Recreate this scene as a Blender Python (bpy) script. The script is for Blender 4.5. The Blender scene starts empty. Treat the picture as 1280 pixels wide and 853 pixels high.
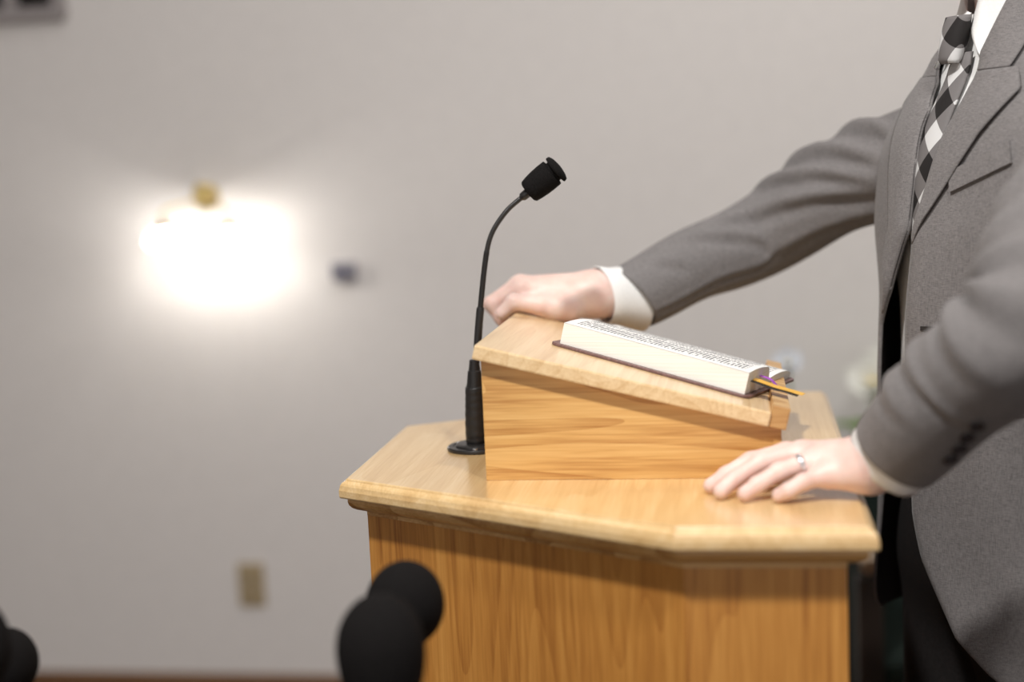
import bpy, bmesh, math, random
import numpy as np
from mathutils import Vector, Matrix
from mathutils.bvhtree import BVHTree

random.seed(4); RNG = np.random.default_rng(7)
scene = bpy.context.scene
COL = scene.collection
W, H = 1280.0, 853.0
# ------------------------------------------------------------------ camera
CAM_POS = np.array([0.446, -1.694, 1.411]); YAW, PITCH, ROLL, FPX = -0.160, -0.132, -0.046, 1778.0
cy_, sy_, cp_, sp_ = math.cos(YAW), math.sin(YAW), math.cos(PITCH), math.sin(PITCH)
FWD = np.array([sy_ * cp_, cy_ * cp_, sp_]); RT = np.array([cy_, -sy_, 0.0]); UP = np.cross(RT, FWD)
RT, UP = math.cos(ROLL) * RT + math.sin(ROLL) * UP, -math.sin(ROLL) * RT + math.cos(ROLL) * UP
cam_data = bpy.data.cameras.new('camera'); cam = bpy.data.objects.new('camera', cam_data); COL.objects.link(cam)
cam.matrix_world = Matrix(((RT[0], UP[0], -FWD[0], CAM_POS[0]), (RT[1], UP[1], -FWD[1], CAM_POS[1]),
                           (RT[2], UP[2], -FWD[2], CAM_POS[2]), (0, 0, 0, 1)))
cam_data.sensor_width = 36.0; cam_data.lens = FPX / W * 36.0; cam_data.clip_start = 0.05
cam_data.dof.use_dof = True; cam_data.dof.focus_distance = 1.65; cam_data.dof.aperture_fstop = 1.38
scene.camera = cam
scene.view_settings.view_transform = 'Standard'; scene.view_settings.look = 'None'
scene.view_settings.exposure = 0.14; scene.view_settings.gamma = 1.0; scene.view_settings.use_curve_mapping = False
scene.cycles.use_denoising = True
scene.cycles.max_bounces = 6
scene.cycles.sample_clamp_indirect = 4.0

world = bpy.data.worlds.new('world'); scene.world = world; world.use_nodes = True
world.node_tree.nodes['Background'].inputs[0].default_value = (1.0, 0.96, 0.93, 1)
world.node_tree.nodes['Background'].inputs[1].default_value = 0.62

def area_light(name, loc, target, size, power, color=(1, 1, 1), spread=180):
    l = bpy.data.lights.new(name, 'AREA'); l.shape = 'DISK'; l.size = size; l.energy = power; l.color = color
    l.spread = math.radians(spread)
    o = bpy.data.objects.new(name, l); COL.objects.link(o); o.location = loc
    o.rotation_euler = (Vector(target) - Vector(loc)).to_track_quat('-Z', 'Y').to_euler(); return o
LAMPS = [((-0.10, -1.35, 3.15), (0.5, 0.0, 1.0), 0.16, 34.0), ((1.05, -1.45, 3.15), (0.6, 0.0, 1.0), 0.16, 13.0),
         ((0.95, 0.85, 3.15), (0.9, 1.3, 1.0), 0.20, 6.5), ((-0.75, 0.80, 3.15), (-0.8, 1.3, 1.2), 0.20, 1.5)]  # this wall pair is added, out of view, to brighten the back wall
for loc, aim, s, p in LAMPS:
    area_light('ceiling_spot_light', loc, aim, s, p, (1.0, 0.97, 0.935), 150)

# ------------------------------------------------------------------ pixel helpers (directions only; depth comes from the thing)
def ray(x, y): return FWD + (x - 640) / FPX * RT - (y - 426.5) / FPX * UP
def on_y(x, y, Y):
    d = ray(x, y); return CAM_POS + (Y - CAM_POS[1]) / d[1] * d
def on_z(x, y, Z):
    d = ray(x, y); return CAM_POS + (Z - CAM_POS[2]) / d[2] * d

# ------------------------------------------------------------------ materials
def lin(r, g=None, b=None):
    if g is None: r, g, b = r
    f = lambda c: (c / 255) / 12.92 if c <= 10 else (((c / 255) + 0.055) / 1.055) ** 2.4
    return (f(r), f(g), f(b), 1)
class NT:
    def __init__(s, name):
        s.m = bpy.data.materials.new(name); s.m.use_nodes = True; s.t = s.m.node_tree
        s.b = s.t.nodes['Principled BSDF']; s.out = s.t.nodes['Material Output']
    def n(s, typ, **kw):
        nd = s.t.nodes.new('ShaderNode' + typ)
        for k, v in kw.items():
            if k in nd.inputs: nd.inputs[k].default_value = v
            else: setattr(nd, k, v)
        return nd
    def l(s, a, b): s.t.links.new(a, b)
    def ramp(s, fac, stops):
        r = s.n('ValToRGB'); e = r.color_ramp.elements
        while len(e) < len(stops): e.new(0.5)
        for i, (p, c) in enumerate(stops): e[i].position = p; e[i].color = c
        s.l(fac, r.inputs[0]); return r.outputs[0]
    def math(s, op, a, b=None):
        m = s.n('Math', operation=op)
        for i, v in enumerate((a, b)):
            if v is None: continue
            if isinstance(v, (int, float)): m.inputs[i].default_value = v
            else: s.l(v, m.inputs[i])
        return m.outputs[0]
    def coords(s, scale=(1, 1, 1), rot=(0, 0, 0), kind='Object'):
        tc = s.n('TexCoord'); mp = s.n('Mapping'); mp.inputs['Scale'].default_value = scale
        mp.inputs['Rotation'].default_value = rot
        s.l(tc.outputs[kind], mp.inputs[0]); return mp.outputs[0]
    def bump(s, h, strength=0.3, dist=0.001):
        b = s.n('Bump'); b.inputs['Strength'].default_value = strength; b.inputs['Distance'].default_value = dist
        s.l(h, b.inputs['Height']); s.l(b.outputs[0], s.b.inputs['Normal'])
def plain(name, col, rough=0.5, metal=0.0, noise=0.06, scale=60, bump=0.0, spec=0.5, coat=0.0, sheen=0.0):
    k = NT(name); nz = k.n('TexNoise', Scale=scale, Detail=3.0); k.l(k.coords(), nz.inputs['Vector'])
    c0 = tuple(max(0, c * (1 - noise)) for c in col[:3]) + (1,); c1 = tuple(min(1, c * (1 + noise)) for c in col[:3]) + (1,)
    k.l(k.ramp(nz.outputs[0], [(0.3, c0), (0.7, c1)]), k.b.inputs['Base Color'])
    k.b.inputs['Roughness'].default_value = rough; k.b.inputs['Metallic'].default_value = metal
    k.b.inputs['Specular IOR Level'].default_value = spec; k.b.inputs['Coat Weight'].default_value = coat
    k.b.inputs['Sheen Weight'].default_value = sheen
    if bump: k.bump(nz.outputs[0], bump, 0.001)
    return k.m
def oak(name, axis, c_light, c_mid, c_dark, rough=0.32, rings=9.0, seed=0.0, coat=0.25, ringw=0.28, crough=0.2):
    """plain-sawn oak: growth-ring contours of a stretched noise plus fine pores along the grain axis"""
    k = NT(name)
    st = [5.0, 5.0, 5.0]; st[axis] = 0.45
    co = k.coords(tuple(st)); ad = k.n('VectorMath', operation='ADD'); ad.inputs[1].default_value = (seed, seed * 1.7, seed * 0.6)
    k.l(co, ad.inputs[0])
    n1 = k.n('TexNoise', Scale=1.6, Detail=1.5, Roughness=0.45); k.l(ad.outputs[0], n1.inputs['Vector'])
    ring = k.math('FRACT', k.math('MULTIPLY', n1.outputs[0], rings))
    ring = k.math('POWER', ring, 1.6)
    st2 = [420.0, 420.0, 420.0]; st2[axis] = 14.0
    n2 = k.n('TexNoise', Scale=1.0, Detail=2.0); k.l(k.coords(tuple(st2)), n2.inputs['Vector'])
    st3 = [60.0, 60.0, 60.0]; st3[axis] = 1.5
    n3 = k.n('TexNoise', Scale=1.0, Detail=3.0); k.l(k.coords(tuple(st3)), n3.inputs['Vector'])
    f = k.math('ADD', k.math('MULTIPLY', ring, ringw), k.math('ADD', k.math('MULTIPLY', n2.outputs[0], 0.44), k.math('MULTIPLY', n3.outputs[0], 0.66 - ringw)))
    k.l(k.ramp(f, [(0.32, c_light), (0.52, c_mid), (0.74, c_dark)]), k.b.inputs['Base Color'])
    k.b.inputs['Roughness'].default_value = rough; k.b.inputs['Coat Weight'].default_value = coat
    k.b.inputs['Coat Roughness'].default_value = crough
    k.bump(n2.outputs[0], 0.12, 0.0006)
    return k.m
def fabric(name, col, var=0.35, scale=900.0, bump=0.25, sheen=0.10, streak=True):
    k = NT(name)
    a = k.n('TexNoise', Scale=1.0, Detail=1.0); k.l(k.coords((scale, scale, 110)), a.inputs['Vector'])
    b = k.n('TexNoise', Scale=1.0, Detail=1.0); k.l(k.coords((170, 170, scale)), b.inputs['Vector'])
    f = k.math('MULTIPLY', k.math('ADD', a.outputs[0], b.outputs[0]), 0.5)
    lo = tuple(c * (1 - var) for c in col[:3]) + (1,); hi = tuple(min(1, c * (1 + var)) for c in col[:3]) + (1,)
    k.l(k.ramp(f, [(0.36, lo), (0.64, hi)]), k.b.inputs['Base Color'])
    k.b.inputs['Roughness'].default_value = 0.85; k.b.inputs['Sheen Weight'].default_value = sheen
    k.b.inputs['Specular IOR Level'].default_value = 0.2
    k.bump(f, bump, 0.0006); return k.m

OL, OM, OD = (0.74, 0.47, 0.20, 1), (0.60, 0.335, 0.115, 1), (0.40, 0.185, 0.05, 1)
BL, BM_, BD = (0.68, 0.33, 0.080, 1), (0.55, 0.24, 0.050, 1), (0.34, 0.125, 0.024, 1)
M = {
 'oak_top': oak('oak_top', 1, (0.86, 0.64, 0.36, 1), (0.77, 0.53, 0.255, 1), (0.64, 0.40, 0.17, 1), 0.3, 9, 1.3, 1.0, 0.10, 0.24),
 'oak_mould': oak('oak_mould', 0, OL, OM, OD, 0.3, 7, 4.0),
 'oak_box': oak('oak_box', 0, (0.80, 0.52, 0.21, 1), (0.69, 0.40, 0.135, 1), (0.44, 0.20, 0.05, 1), 0.35, 26, 3.7, 0.25, 0.15),
 'oak_slab': oak('oak_slab', 1, (0.88, 0.68, 0.42, 1), (0.80, 0.58, 0.32, 1), (0.66, 0.43, 0.20, 1), 0.34, 16, 7.1, 1.0, 0.14, 0.3),
 'oak_end': oak('oak_end', 0, (0.70, 0.45, 0.20, 1), (0.58, 0.34, 0.13, 1), (0.44, 0.22, 0.07, 1), 0.4, 14, 3.3),
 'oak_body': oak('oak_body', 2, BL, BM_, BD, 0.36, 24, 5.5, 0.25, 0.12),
 'black_metal': plain('black_metal', (0.012, 0.011, 0.011, 1), 0.42),
 'black_satin': plain('black_satin', (0.02, 0.019, 0.019, 1), 0.3),
 'black_tape': plain('black_tape', (0.014, 0.013, 0.013, 1), 0.45, bump=0.6, scale=220),
 'foam': plain('foam', (0.010, 0.009, 0.009, 1), 0.95, noise=0.5, scale=900, bump=0.8, spec=0.1),
 'suit': fabric('suit', (0.180, 0.169, 0.168, 1), 0.28, 1500),
 'lining': fabric('lining', (0.035, 0.030, 0.028, 1), 0.2, sheen=0.0),
 'shirt': fabric('shirt', (0.80, 0.80, 0.79, 1), 0.05, 1400, 0.1, 0.0),
 'trouser': fabric('trouser', (0.018, 0.016, 0.016, 1), 0.3, sheen=0.0),
 'shoe': plain('shoe', (0.012, 0.011, 0.01, 1), 0.25),
 'hair': plain('hair', (0.05, 0.028, 0.015, 1), 0.6, noise=0.5, scale=300, bump=0.6),
 'horn': plain('horn', (0.035, 0.03, 0.032, 1), 0.18),
 'silver': plain('silver', (0.90, 0.91, 0.95, 1), 0.30, 1.0),
 'brass': plain('brass', (0.72, 0.56, 0.24, 1), 0.28, 1.0),
 'leather': plain('leather', (0.17, 0.095, 0.09, 1), 0.4, noise=0.3, scale=350, bump=0.4),
 'gold_ribbon': plain('gold_ribbon', (0.80, 0.45, 0.07, 1), 0.4),
 'black_ribbon': plain('black_ribbon', (0.015, 0.012, 0.012, 1), 0.5),
 'purple_ribbon': plain('purple_ribbon', (0.42, 0.10, 0.55, 1), 0.4),
 'wall': plain('wall', (0.79, 0.76, 0.74, 1), 0.85, noise=0.02, scale=35, bump=0.05, spec=0.2),
 'ceiling': plain('ceiling', (0.72, 0.70, 0.68, 1), 0.9, noise=0.02),
 'carpet': plain('carpet', (0.06, 0.03, 0.022, 1), 0.98, noise=0.4, scale=400, bump=0.6),
 'trim': oak('trim', 0, (0.22, 0.115, 0.050, 1), (0.17, 0.08, 0.032, 1), (0.11, 0.048, 0.018, 1), 0.35, 8, 9),
 'ivory': plain('ivory', (0.42, 0.33, 0.20, 1), 0.4),
 'slot': plain('slot', (0.05, 0.035, 0.02, 1), 0.6),
 'pale_grey': plain('pale_grey', (0.28, 0.27, 0.31, 1), 0.5),
 'grey_lcd': plain('grey_lcd', (0.10, 0.10, 0.15, 1), 0.3),
 'dark_pane': plain('dark_pane', (0.012, 0.010, 0.010, 1), 0.08),
 'frame_paint': plain('frame_paint', (0.36, 0.33, 0.33, 1), 0.5),
 'petal': plain('petal', (0.83, 0.83, 0.78, 1), 0.5, noise=0.05),
 'petal_cool': plain('petal_cool', (0.74, 0.77, 0.82, 1), 0.5, noise=0.05),
 'pollen': plain('pollen', (0.75, 0.55, 0.08, 1), 0.7),
 'leaf': plain('leaf', (0.16, 0.27, 0.055, 1), 0.45, noise=0.4, scale=40),
 'vase': plain('vase', (0.25, 0.25, 0.26, 1), 0.15),
 'green_cloth': fabric('green_cloth', (0.010, 0.016, 0.013, 1), 0.2, 500, 0.2, 0.0),
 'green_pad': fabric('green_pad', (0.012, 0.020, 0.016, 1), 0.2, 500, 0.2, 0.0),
 'dark_wood': oak('dark_wood', 2, (0.030, 0.018, 0.012, 1), (0.02, 0.012, 0.008, 1), (0.012, 0.007, 0.005, 1), 0.5, 8, 2, 0.0),
 'light_arm': oak('light_arm', 1, (0.50, 0.38, 0.26, 1), (0.42, 0.30, 0.19, 1), (0.32, 0.2, 0.11, 1), 0.4, 8, 2),
 'eye_white': plain('eye_white', (0.8, 0.78, 0.75, 1), 0.15), 'iris': plain('iris', (0.05, 0.07, 0.09, 1), 0.15),
 'white_metal': plain('white_metal', (0.75, 0.74, 0.72, 1), 0.4),
}
def skin_mat():
    k = NT('skin'); nz = k.n('TexNoise', Scale=38.0, Detail=4.0); k.l(k.coords(), nz.inputs['Vector'])
    n2 = k.n('TexNoise', Scale=420.0, Detail=2.0); k.l(k.coords(), n2.inputs['Vector'])
    k.l(k.ramp(nz.outputs[0], [(0.30, (0.75, 0.50, 0.435, 1)), (0.70, (0.84, 0.65, 0.585, 1))]), k.b.inputs['Base Color'])
    k.b.inputs['Roughness'].default_value = 0.48; k.b.inputs['Subsurface Weight'].default_value = 0.18
    k.b.inputs['Subsurface Radius'].default_value = (0.012, 0.005, 0.003); k.b.inputs['Subsurface Scale'].default_value = 0.5
    k.bump(n2.outputs[0], 0.12, 0.0006); return k.m
M['skin'] = skin_mat(); M['nail'] = plain('nail', (0.84, 0.60, 0.54, 1), 0.28, noise=0.03)
def emit_mat(name, col, strength):
    k = NT(name); k.b.inputs['Base Color'].default_value = col; k.b.inputs['Emission Color'].default_value = col
    k.b.inputs['Emission Strength'].default_value = strength; return k.m
def frosted(name):
    k = NT(name); d = k.n('BsdfTranslucent'); d.inputs[0].default_value = (0.95, 0.95, 0.93, 1)
    t = k.n('BsdfTransparent'); g = k.n('MixShader'); g.inputs[0].default_value = 0.6
    k.l(d.outputs[0], g.inputs[1]); k.l(t.outputs[0], g.inputs[2]); k.l(g.outputs[0], k.out.inputs[0]); return k.m
def gingham():
    """woven diagonal check of black, grey and white, in tie UV metres"""
    k = NT('tie_check'); tc = k.n('TexCoord'); sp = k.n('SeparateXYZ'); k.l(tc.outputs['UV'], sp.inputs[0])
    u, v = sp.outputs[0], sp.outputs[1]
    p = k.math('FRACT', k.math('MULTIPLY', k.math('ADD', u, v), 15.0)); q = k.math('FRACT', k.math('MULTIPLY', k.math('SUBTRACT', u, k.math('MULTIPLY', v, 0.8)), 15.0))
    s = k.math('MULTIPLY', k.math('ADD', k.math('GREATER_THAN', p, 0.5), k.math('GREATER_THAN', q, 0.5)), 0.5)
    c = k.ramp(s, [(0.0, (0.62, 0.62, 0.62, 1)), (0.25, (0.17, 0.16, 0.16, 1)), (0.75, (0.02, 0.018, 0.018, 1))])
    c.node.color_ramp.interpolation = 'CONSTANT'
    k.l(c, k.b.inputs['Base Color']); k.b.inputs['Roughness'].default_value = 0.7; k.b.inputs['Specular IOR Level'].default_value = 0.2
    return k.m
M['tie'] = gingham()
def page_mats():
    k = NT('page_edges'); nz = k.n('TexNoise', Scale=1.0, Detail=2.0); k.l(k.coords((6, 6, 2600)), nz.inputs['Vector'])
    k.l(k.ramp(nz.outputs[0], [(0.35, (0.76, 0.735, 0.67, 1)), (0.65, (0.88, 0.87, 0.83, 1))]), k.b.inputs['Base Color'])
    k.b.inputs['Roughness'].default_value = 0.8; k.bump(nz.outputs[0], 0.3, 0.0004); M['page_edges'] = k.m
    k = NT('printed_page'); tc = k.n('TexCoord'); sp = k.n('SeparateXYZ'); k.l(tc.outputs['UV'], sp.inputs[0])
    u, v = sp.outputs[0], sp.outputs[1]                      # u down the page (metres), v across it
    line = k.math('LESS_THAN', k.math('FRACT', k.math('MULTIPLY', u, 1 / 0.0042)), 0.52)
    row = k.math('FLOOR', k.math('MULTIPLY', u, 1 / 0.0042))
    cb = k.n('CombineXYZ'); k.l(k.math('MULTIPLY', row, 7.37), cb.inputs[0]); k.l(k.math('ADD', k.math('MULTIPLY', v, 260.0), k.math('MULTIPLY', row, 13.71)), cb.inputs[1]); cb.inputs[2].default_value = 0.43
    wn = k.n('TexNoise', Scale=1.0, Detail=1.0); k.l(cb.outputs[0], wn.inputs['Vector'])
    word = k.math('GREATER_THAN', wn.outputs[0], 0.40)
    def inside(x, a, b): return k.math('MULTIPLY', k.math('GREATER_THAN', x, a), k.math('LESS_THAN', x, b))
    cols = k.math('ADD', inside(v, 0.012, 0.048), inside(v, 0.053, 0.090))
    ink = k.math('MULTIPLY', k.math('MULTIPLY', line, word), k.math('MULTIPLY', cols, inside(u, 0.020, 0.228)))
    k.l(k.ramp(ink, [(0.0, (0.84, 0.83, 0.81, 1)), (1.0, (0.16, 0.16, 0.17, 1))]), k.b.inputs['Base Color'])
    k.b.inputs['Roughness'].default_value = 0.75; M['page'] = k.m
page_mats()

# ------------------------------------------------------------------ mesh helpers
def mesh_obj(name, V, F, mat, parent=None, smooth=True, uv=None, kind=None, autosmooth=None):
    me = bpy.data.meshes.new(name); me.from_pydata([tuple(map(float, v)) for v in V], [], [tuple(map(int, f)) for f in F])
    if smooth: me.polygons.foreach_set('use_smooth', [True] * len(me.polygons))
    if uv is not None:
        lay = me.uv_layers.new(name='UVMap'); li = np.empty(len(me.loops), np.int32); me.loops.foreach_get('vertex_index', li)
        lay.data.foreach_set('uv', np.asarray(uv, np.float32)[li].ravel())
    for m in (mat if isinstance(mat, list) else [mat]): me.materials.append(M[m] if isinstance(m, str) else m)
    o = bpy.data.objects.new(name, me); COL.objects.link(o)
    if parent is not None:
        o.parent = parent; o.matrix_parent_inverse = parent.matrix_basis.inverted()
    if kind: o['kind'] = kind
    if autosmooth:
        me.update(); bm = bmesh.new(); bm.from_mesh(me); bmesh.ops.recalc_face_normals(bm, faces=bm.faces)
        for e in bm.edges:
            if len(e.link_faces) == 2 and e.calc_face_angle(0) > math.radians(autosmooth): e.smooth = False
        bm.to_mesh(me); bm.free()
    me.update(); return o
def fix_normals(o):
    bm = bmesh.new(); bm.from_mesh(o.data); bmesh.ops.recalc_face_normals(bm, faces=bm.faces); bm.to_mesh(o.data); bm.free(); return o
def thing(name, label, cat, loc, group=None):
    o = bpy.data.objects.new(name, None); COL.objects.link(o); o.location = loc; o.empty_display_size = 0.1
    o['label'] = label; o['category'] = cat
    if group: o['group'] = group
    return o
def tag(o, label, cat, group=None):
    o['label'] = label; o['category'] = cat
    if group: o['group'] = group
    return o
def struct(o): o['kind'] = 'structure'; return o
def loft(rings, closed=True, cap0=False, cap1=False):
    """rings (n,m,3) -> verts, faces"""
    R = np.asarray(rings); n, m = R.shape[:2]; F = []
    for i in range(n - 1):
        for j in range(m if closed else m - 1):
            k = (j + 1) % m
            F.append((i * m + j, i * m + k, (i + 1) * m + k, (i + 1) * m + j))
    if cap0: F.append(tuple(range(m - 1, -1, -1)))
    if cap1: F.append(tuple((n - 1) * m + j for j in range(m)))
    return R.reshape(-1, 3), F
def lathe(profile, center, axis=(0, 0, 1), m=32, cap0=True, cap1=True):
    """profile [(radius, height)] around axis"""
    ax = np.array(axis, float); ax /= np.linalg.norm(ax); t = np.array((1.0, 0, 0)) if abs(ax[0]) < 0.9 else np.array((0, 1.0, 0))
    e1 = np.cross(ax, t); e1 /= np.linalg.norm(e1); e2 = np.cross(ax, e1); th = np.linspace(0, 2 * math.pi, m, endpoint=False)
    rings = [np.array(center) + ax * h + r * (np.cos(th)[:, None] * e1 + np.sin(th)[:, None] * e2) for r, h in profile]
    return loft(rings, True, cap0, cap1)
def frames(P, ref=(0, 0, 1)):
    P = np.asarray(P, float); T = np.gradient(P, axis=0); T /= np.linalg.norm(T, axis=1)[:, None]
    ref = np.array(ref, float); A = ref - (T @ ref)[:, None] * T; A /= np.linalg.norm(A, axis=1)[:, None]
    return T, A, np.cross(T, A)
def catmull(P, n):
    P = np.asarray(P, float); Q = np.vstack([2 * P[0] - P[1], P, 2 * P[-1] - P[-2]]); out = []
    segs = len(P) - 1; ts = np.linspace(0, segs, n)
    for t in ts:
        i = min(int(t), segs - 1); f = t - i; a, b, c, d = Q[i:i + 4]
        out.append(0.5 * (2 * b + (c - a) * f + (2 * a - 5 * b + 4 * c - d) * f * f + (3 * b - a - 3 * c + d) * f ** 3))
    return np.array(out)
def tube(P, r, m=16, ref=(0, 0, 1), caps=True):
    P = np.asarray(P, float); r = np.broadcast_to(np.asarray(r, float), (len(P),)); T, A, B = frames(P, ref)
    th = np.linspace(0, 2 * math.pi, m, endpoint=False)
    rings = [P[i] + r[i] * (np.cos(th)[:, None] * A[i] + np.sin(th)[:, None] * B[i]) for i in range(len(P))]
    return loft(rings, True, caps, caps)
def merge(*parts):
    V, F, o = [], [], 0
    for v, f in parts:
        V.append(np.asarray(v, float)); F += [tuple(i + o for i in q) for q in f]; o += len(v)
    return np.vstack(V), F
def box(lo, hi, bev=0.0):
    bm = bmesh.new(); bmesh.ops.create_cube(bm, size=1.0); lo, hi = np.array(lo, float), np.array(hi, float)
    for v in bm.verts: v.co = Vector((lo + hi) / 2 + (np.array(v.co) * (hi - lo)))
    if bev: bmesh.ops.bevel(bm, geom=list(bm.edges), offset=bev, segments=2, profile=0.6, affect='EDGES')
    bm.verts.index_update(); V = [tuple(v.co) for v in bm.verts]; F = [tuple(v.index for v in f.verts) for f in bm.faces]; bm.free(); return np.array(V), F
def prism(poly, z0, z1):
    """poly [(x,y)] counter-clockwise"""
    n = len(poly); V = [(x, y, z0) for x, y in poly] + [(x, y, z1) for x, y in poly]
    F = [tuple(range(n - 1, -1, -1)), tuple(range(n, 2 * n))] + [(i, (i + 1) % n, n + (i + 1) % n, n + i) for i in range(n)]
    return np.array(V), F
def bevel_obj(o, w=0.002, seg=2):
    b = o.modifiers.new('bevel', 'BEVEL'); b.width = w; b.segments = seg; b.limit_method = 'ANGLE'; b.angle_limit = math.radians(35); return o
def offset_poly(poly, d):
    P = np.array(poly, float); n = len(P); out = []
    for i in range(n):
        a, b, c = P[i - 1], P[i], P[(i + 1) % n]
        e1 = (b - a) / np.linalg.norm(b - a); e2 = (c - b) / np.linalg.norm(c - b)
        n1 = np.array((e1[1], -e1[0])); n2 = np.array((e2[1], -e2[0])); m = n1 + n2; m /= (1 + n1 @ n2)
        out.append(b + d * m)
    return np.array(out)
# signed distance tools: organic bodies grown as one smooth surface
def sd_cone(P, a, b, ra, rb):
    a, b = np.asarray(a, float), np.asarray(b, float); ab = b - a; t = np.clip(((P - a) @ ab) / (ab @ ab), 0, 1)
    return np.linalg.norm(P - a - t[..., None] * ab, axis=-1) - (ra + (rb - ra) * t)
def sd_ell(P, c, r, rot=None):
    q = P - np.asarray(c, float)
    if rot is not None: q = q @ rot
    r = np.asarray(r, float); k0 = np.linalg.norm(q / r, axis=-1); k1 = np.linalg.norm(q / (r * r), axis=-1)
    return k0 * (k0 - 1.0) / np.maximum(k1, 1e-9)
def smin(a, b, k):
    h = np.maximum(k - np.abs(a - b), 0) / k; return np.minimum(a, b) - h * h * k * 0.25
def smax(a, b, k): return -smin(-a, -b, k)
def surface_net(sdf, lo, hi, h):
    lo = np.array(lo, float); n = np.ceil((np.array(hi) - lo) / h).astype(int) + 1
    ax = [lo[i] + h * np.arange(n[i]) for i in range(3)]
    D = np.empty(tuple(n), np.float32)
    for i in range(n[0]):                                       # slab by slab keeps memory small
        Y, Z = np.meshgrid(ax[1], ax[2], indexing='ij'); P = np.stack([np.full_like(Y, ax[0][i]), Y, Z], -1); D[i] = sdf(P)
    S = D < 0; c = tuple(n - 1); cnt = np.zeros(c, np.int8)
    for dx in (0, 1):
        for dy in (0, 1):
            for dz in (0, 1): cnt += S[dx:dx + c[0], dy:dy + c[1], dz:dz + c[2]]
    act = (cnt > 0) & (cnt < 8); idx = np.argwhere(act); ID = -np.ones(c, np.int64); ID[act] = np.arange(len(idx))
    acc = np.zeros((len(idx), 3)); num = np.zeros(len(idx)); cor = [(a, b, d) for a in (0, 1) for b in (0, 1) for d in (0, 1)]
    val = {q: D[idx[:, 0] + q[0], idx[:, 1] + q[1], idx[:, 2] + q[2]].astype(float) for q in cor}
    for q in cor:
        for k in range(3):
            if q[k]: continue
            p = list(q); p[k] = 1; a, b = val[q], val[tuple(p)]; x = (a < 0) != (b < 0); t = np.where(x, a / np.where(x, a - b, 1), 0)
            pt = np.tile(np.array(q, float), (len(idx), 1)); pt[:, k] = t
            acc += pt * x[:, None]; num += x
    V = lo + h * (idx + acc / num[:, None]); F = []
    for k in range(3):
        s0 = [slice(None)] * 3; s1 = [slice(None)] * 3; s0[k] = slice(0, -1); s1[k] = slice(1, None)
        A, B = S[tuple(s0)], S[tuple(s1)]; E = np.argwhere(A != B); u, v = [(1, 2), (2, 0), (0, 1)][k]
        E = E[(E[:, u] > 0) & (E[:, v] > 0) & (E[:, u] < c[u]) & (E[:, v] < c[v])]
        def g(du, dv):
            q = E.copy(); q[:, u] -= du; q[:, v] -= dv; return ID[q[:, 0], q[:, 1], q[:, 2]]
        Q = np.stack([g(1, 1), g(0, 1), g(0, 0), g(1, 0)], 1); fl = ~A[E[:, 0], E[:, 1], E[:, 2]]; Q[fl] = Q[fl][:, ::-1]; F.append(Q)
    return V, [tuple(q) for q in np.vstack(F)]
def smooth_net(V, F, it=2, lam=0.5):
    Q = np.array(F); V = V.copy()
    for _ in range(it):
        s = np.zeros_like(V); w = np.zeros(len(V))
        for a in range(4):
            for b in (1, 3):
                np.add.at(s, Q[:, a], V[Q[:, (a + b) % 4]]); np.add.at(w, Q[:, a], 1)
        V += lam * (s / np.maximum(w, 1)[:, None] - V)
    return V

# ================================================================== SETTING
WY = 1.69; X0, X1, CEIL = -3.2, 4.2, 3.2
def sbox(name, lo, hi, mat, parent=None, bev=0.0):
    V, F = box(lo, hi, bev); return mesh_obj(name, V, F, mat, parent, smooth=False)
struct(sbox('floor', (X0, -4.5, -0.05), (X1, WY, 0.0), 'carpet'))
struct(sbox('wall_back', (X0, WY, 0.0), (X1, WY + 0.12, CEIL), 'wall'))
struct(sbox('wall_left', (X0 - 0.12, -4.5, 0.0), (X0, WY, CEIL), 'wall'))
struct(sbox('wall_right', (X1, -4.5, 0.0), (X1 + 0.12, WY, CEIL), 'wall'))
struct(sbox('ceiling', (X0, -4.5, CEIL), (X1, WY, CEIL + 0.1), 'ceiling'))
pr = [(0, 0), (-0.014, 0), (-0.014, 0.075), (-0.010, 0.088), (-0.006, 0.094), (-0.006, 0.102), (0, 0.104)]
V = [(x, WY + d, z) for x in (X0, X1) for d, z in pr]; n = len(pr)
struct(mesh_obj('baseboard_back', V, [(i, i + 1, n + i + 1, n + i) for i in range(n - 1)] + [tuple(range(n)), tuple(range(2 * n - 1, n - 1, -1))], 'trim', smooth=False))

# ================================================================== LECTERN
TOP = 1.05
PLAN = [(0, -.153), (.382, -.366), (.56, -.366), (.56, .366), (.382, .366), (0, .153)]
lectern = thing('lectern', 'honey oak lectern with moulded top and slanted reading stand', 'lectern', (0.3, 0, 0))
prof = [(0.0, 0.0), (0.0012, -0.0003), (0.0020, -0.0012), (0.0024, -0.0030), (0.0045, -0.0036), (0.0068, -0.0050), (0.0085, -0.0075), (0.0092, -0.0105),
        (0.0100, -0.0130), (0.0100, -0.0205), (0.0088, -0.0222), (-0.002, -0.0222)]
rings = [np.column_stack([offset_poly(PLAN, o), np.full(6, TOP + z)]) for o, z in prof]
V, F = loft(rings, True, True, True); V = np.array(V)
bevel_obj(mesh_obj('top', V, F, 'oak_top', lectern, smooth=False), 0.0006, 1)
prof = [(0.0012, -0.0222), (0.0016, -0.0275), (0.0004, -0.0315), (-0.0028, -0.0352), (-0.0075, -0.0380), (-0.0130, -0.0395), (-0.0175, -0.0398), (-0.0175, -0.046), (-0.05, -0.046)]
rings = [np.column_stack([offset_poly(PLAN, o), np.full(6, TOP + z)]) for o, z in prof]
V, F = loft(rings, True, True, True); mesh_obj('moulding', V, F, 'oak_mould', lectern, smooth=False)
BP = offset_poly(PLAN, -0.0175); BI = offset_poly(PLAN, -0.0375)
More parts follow.
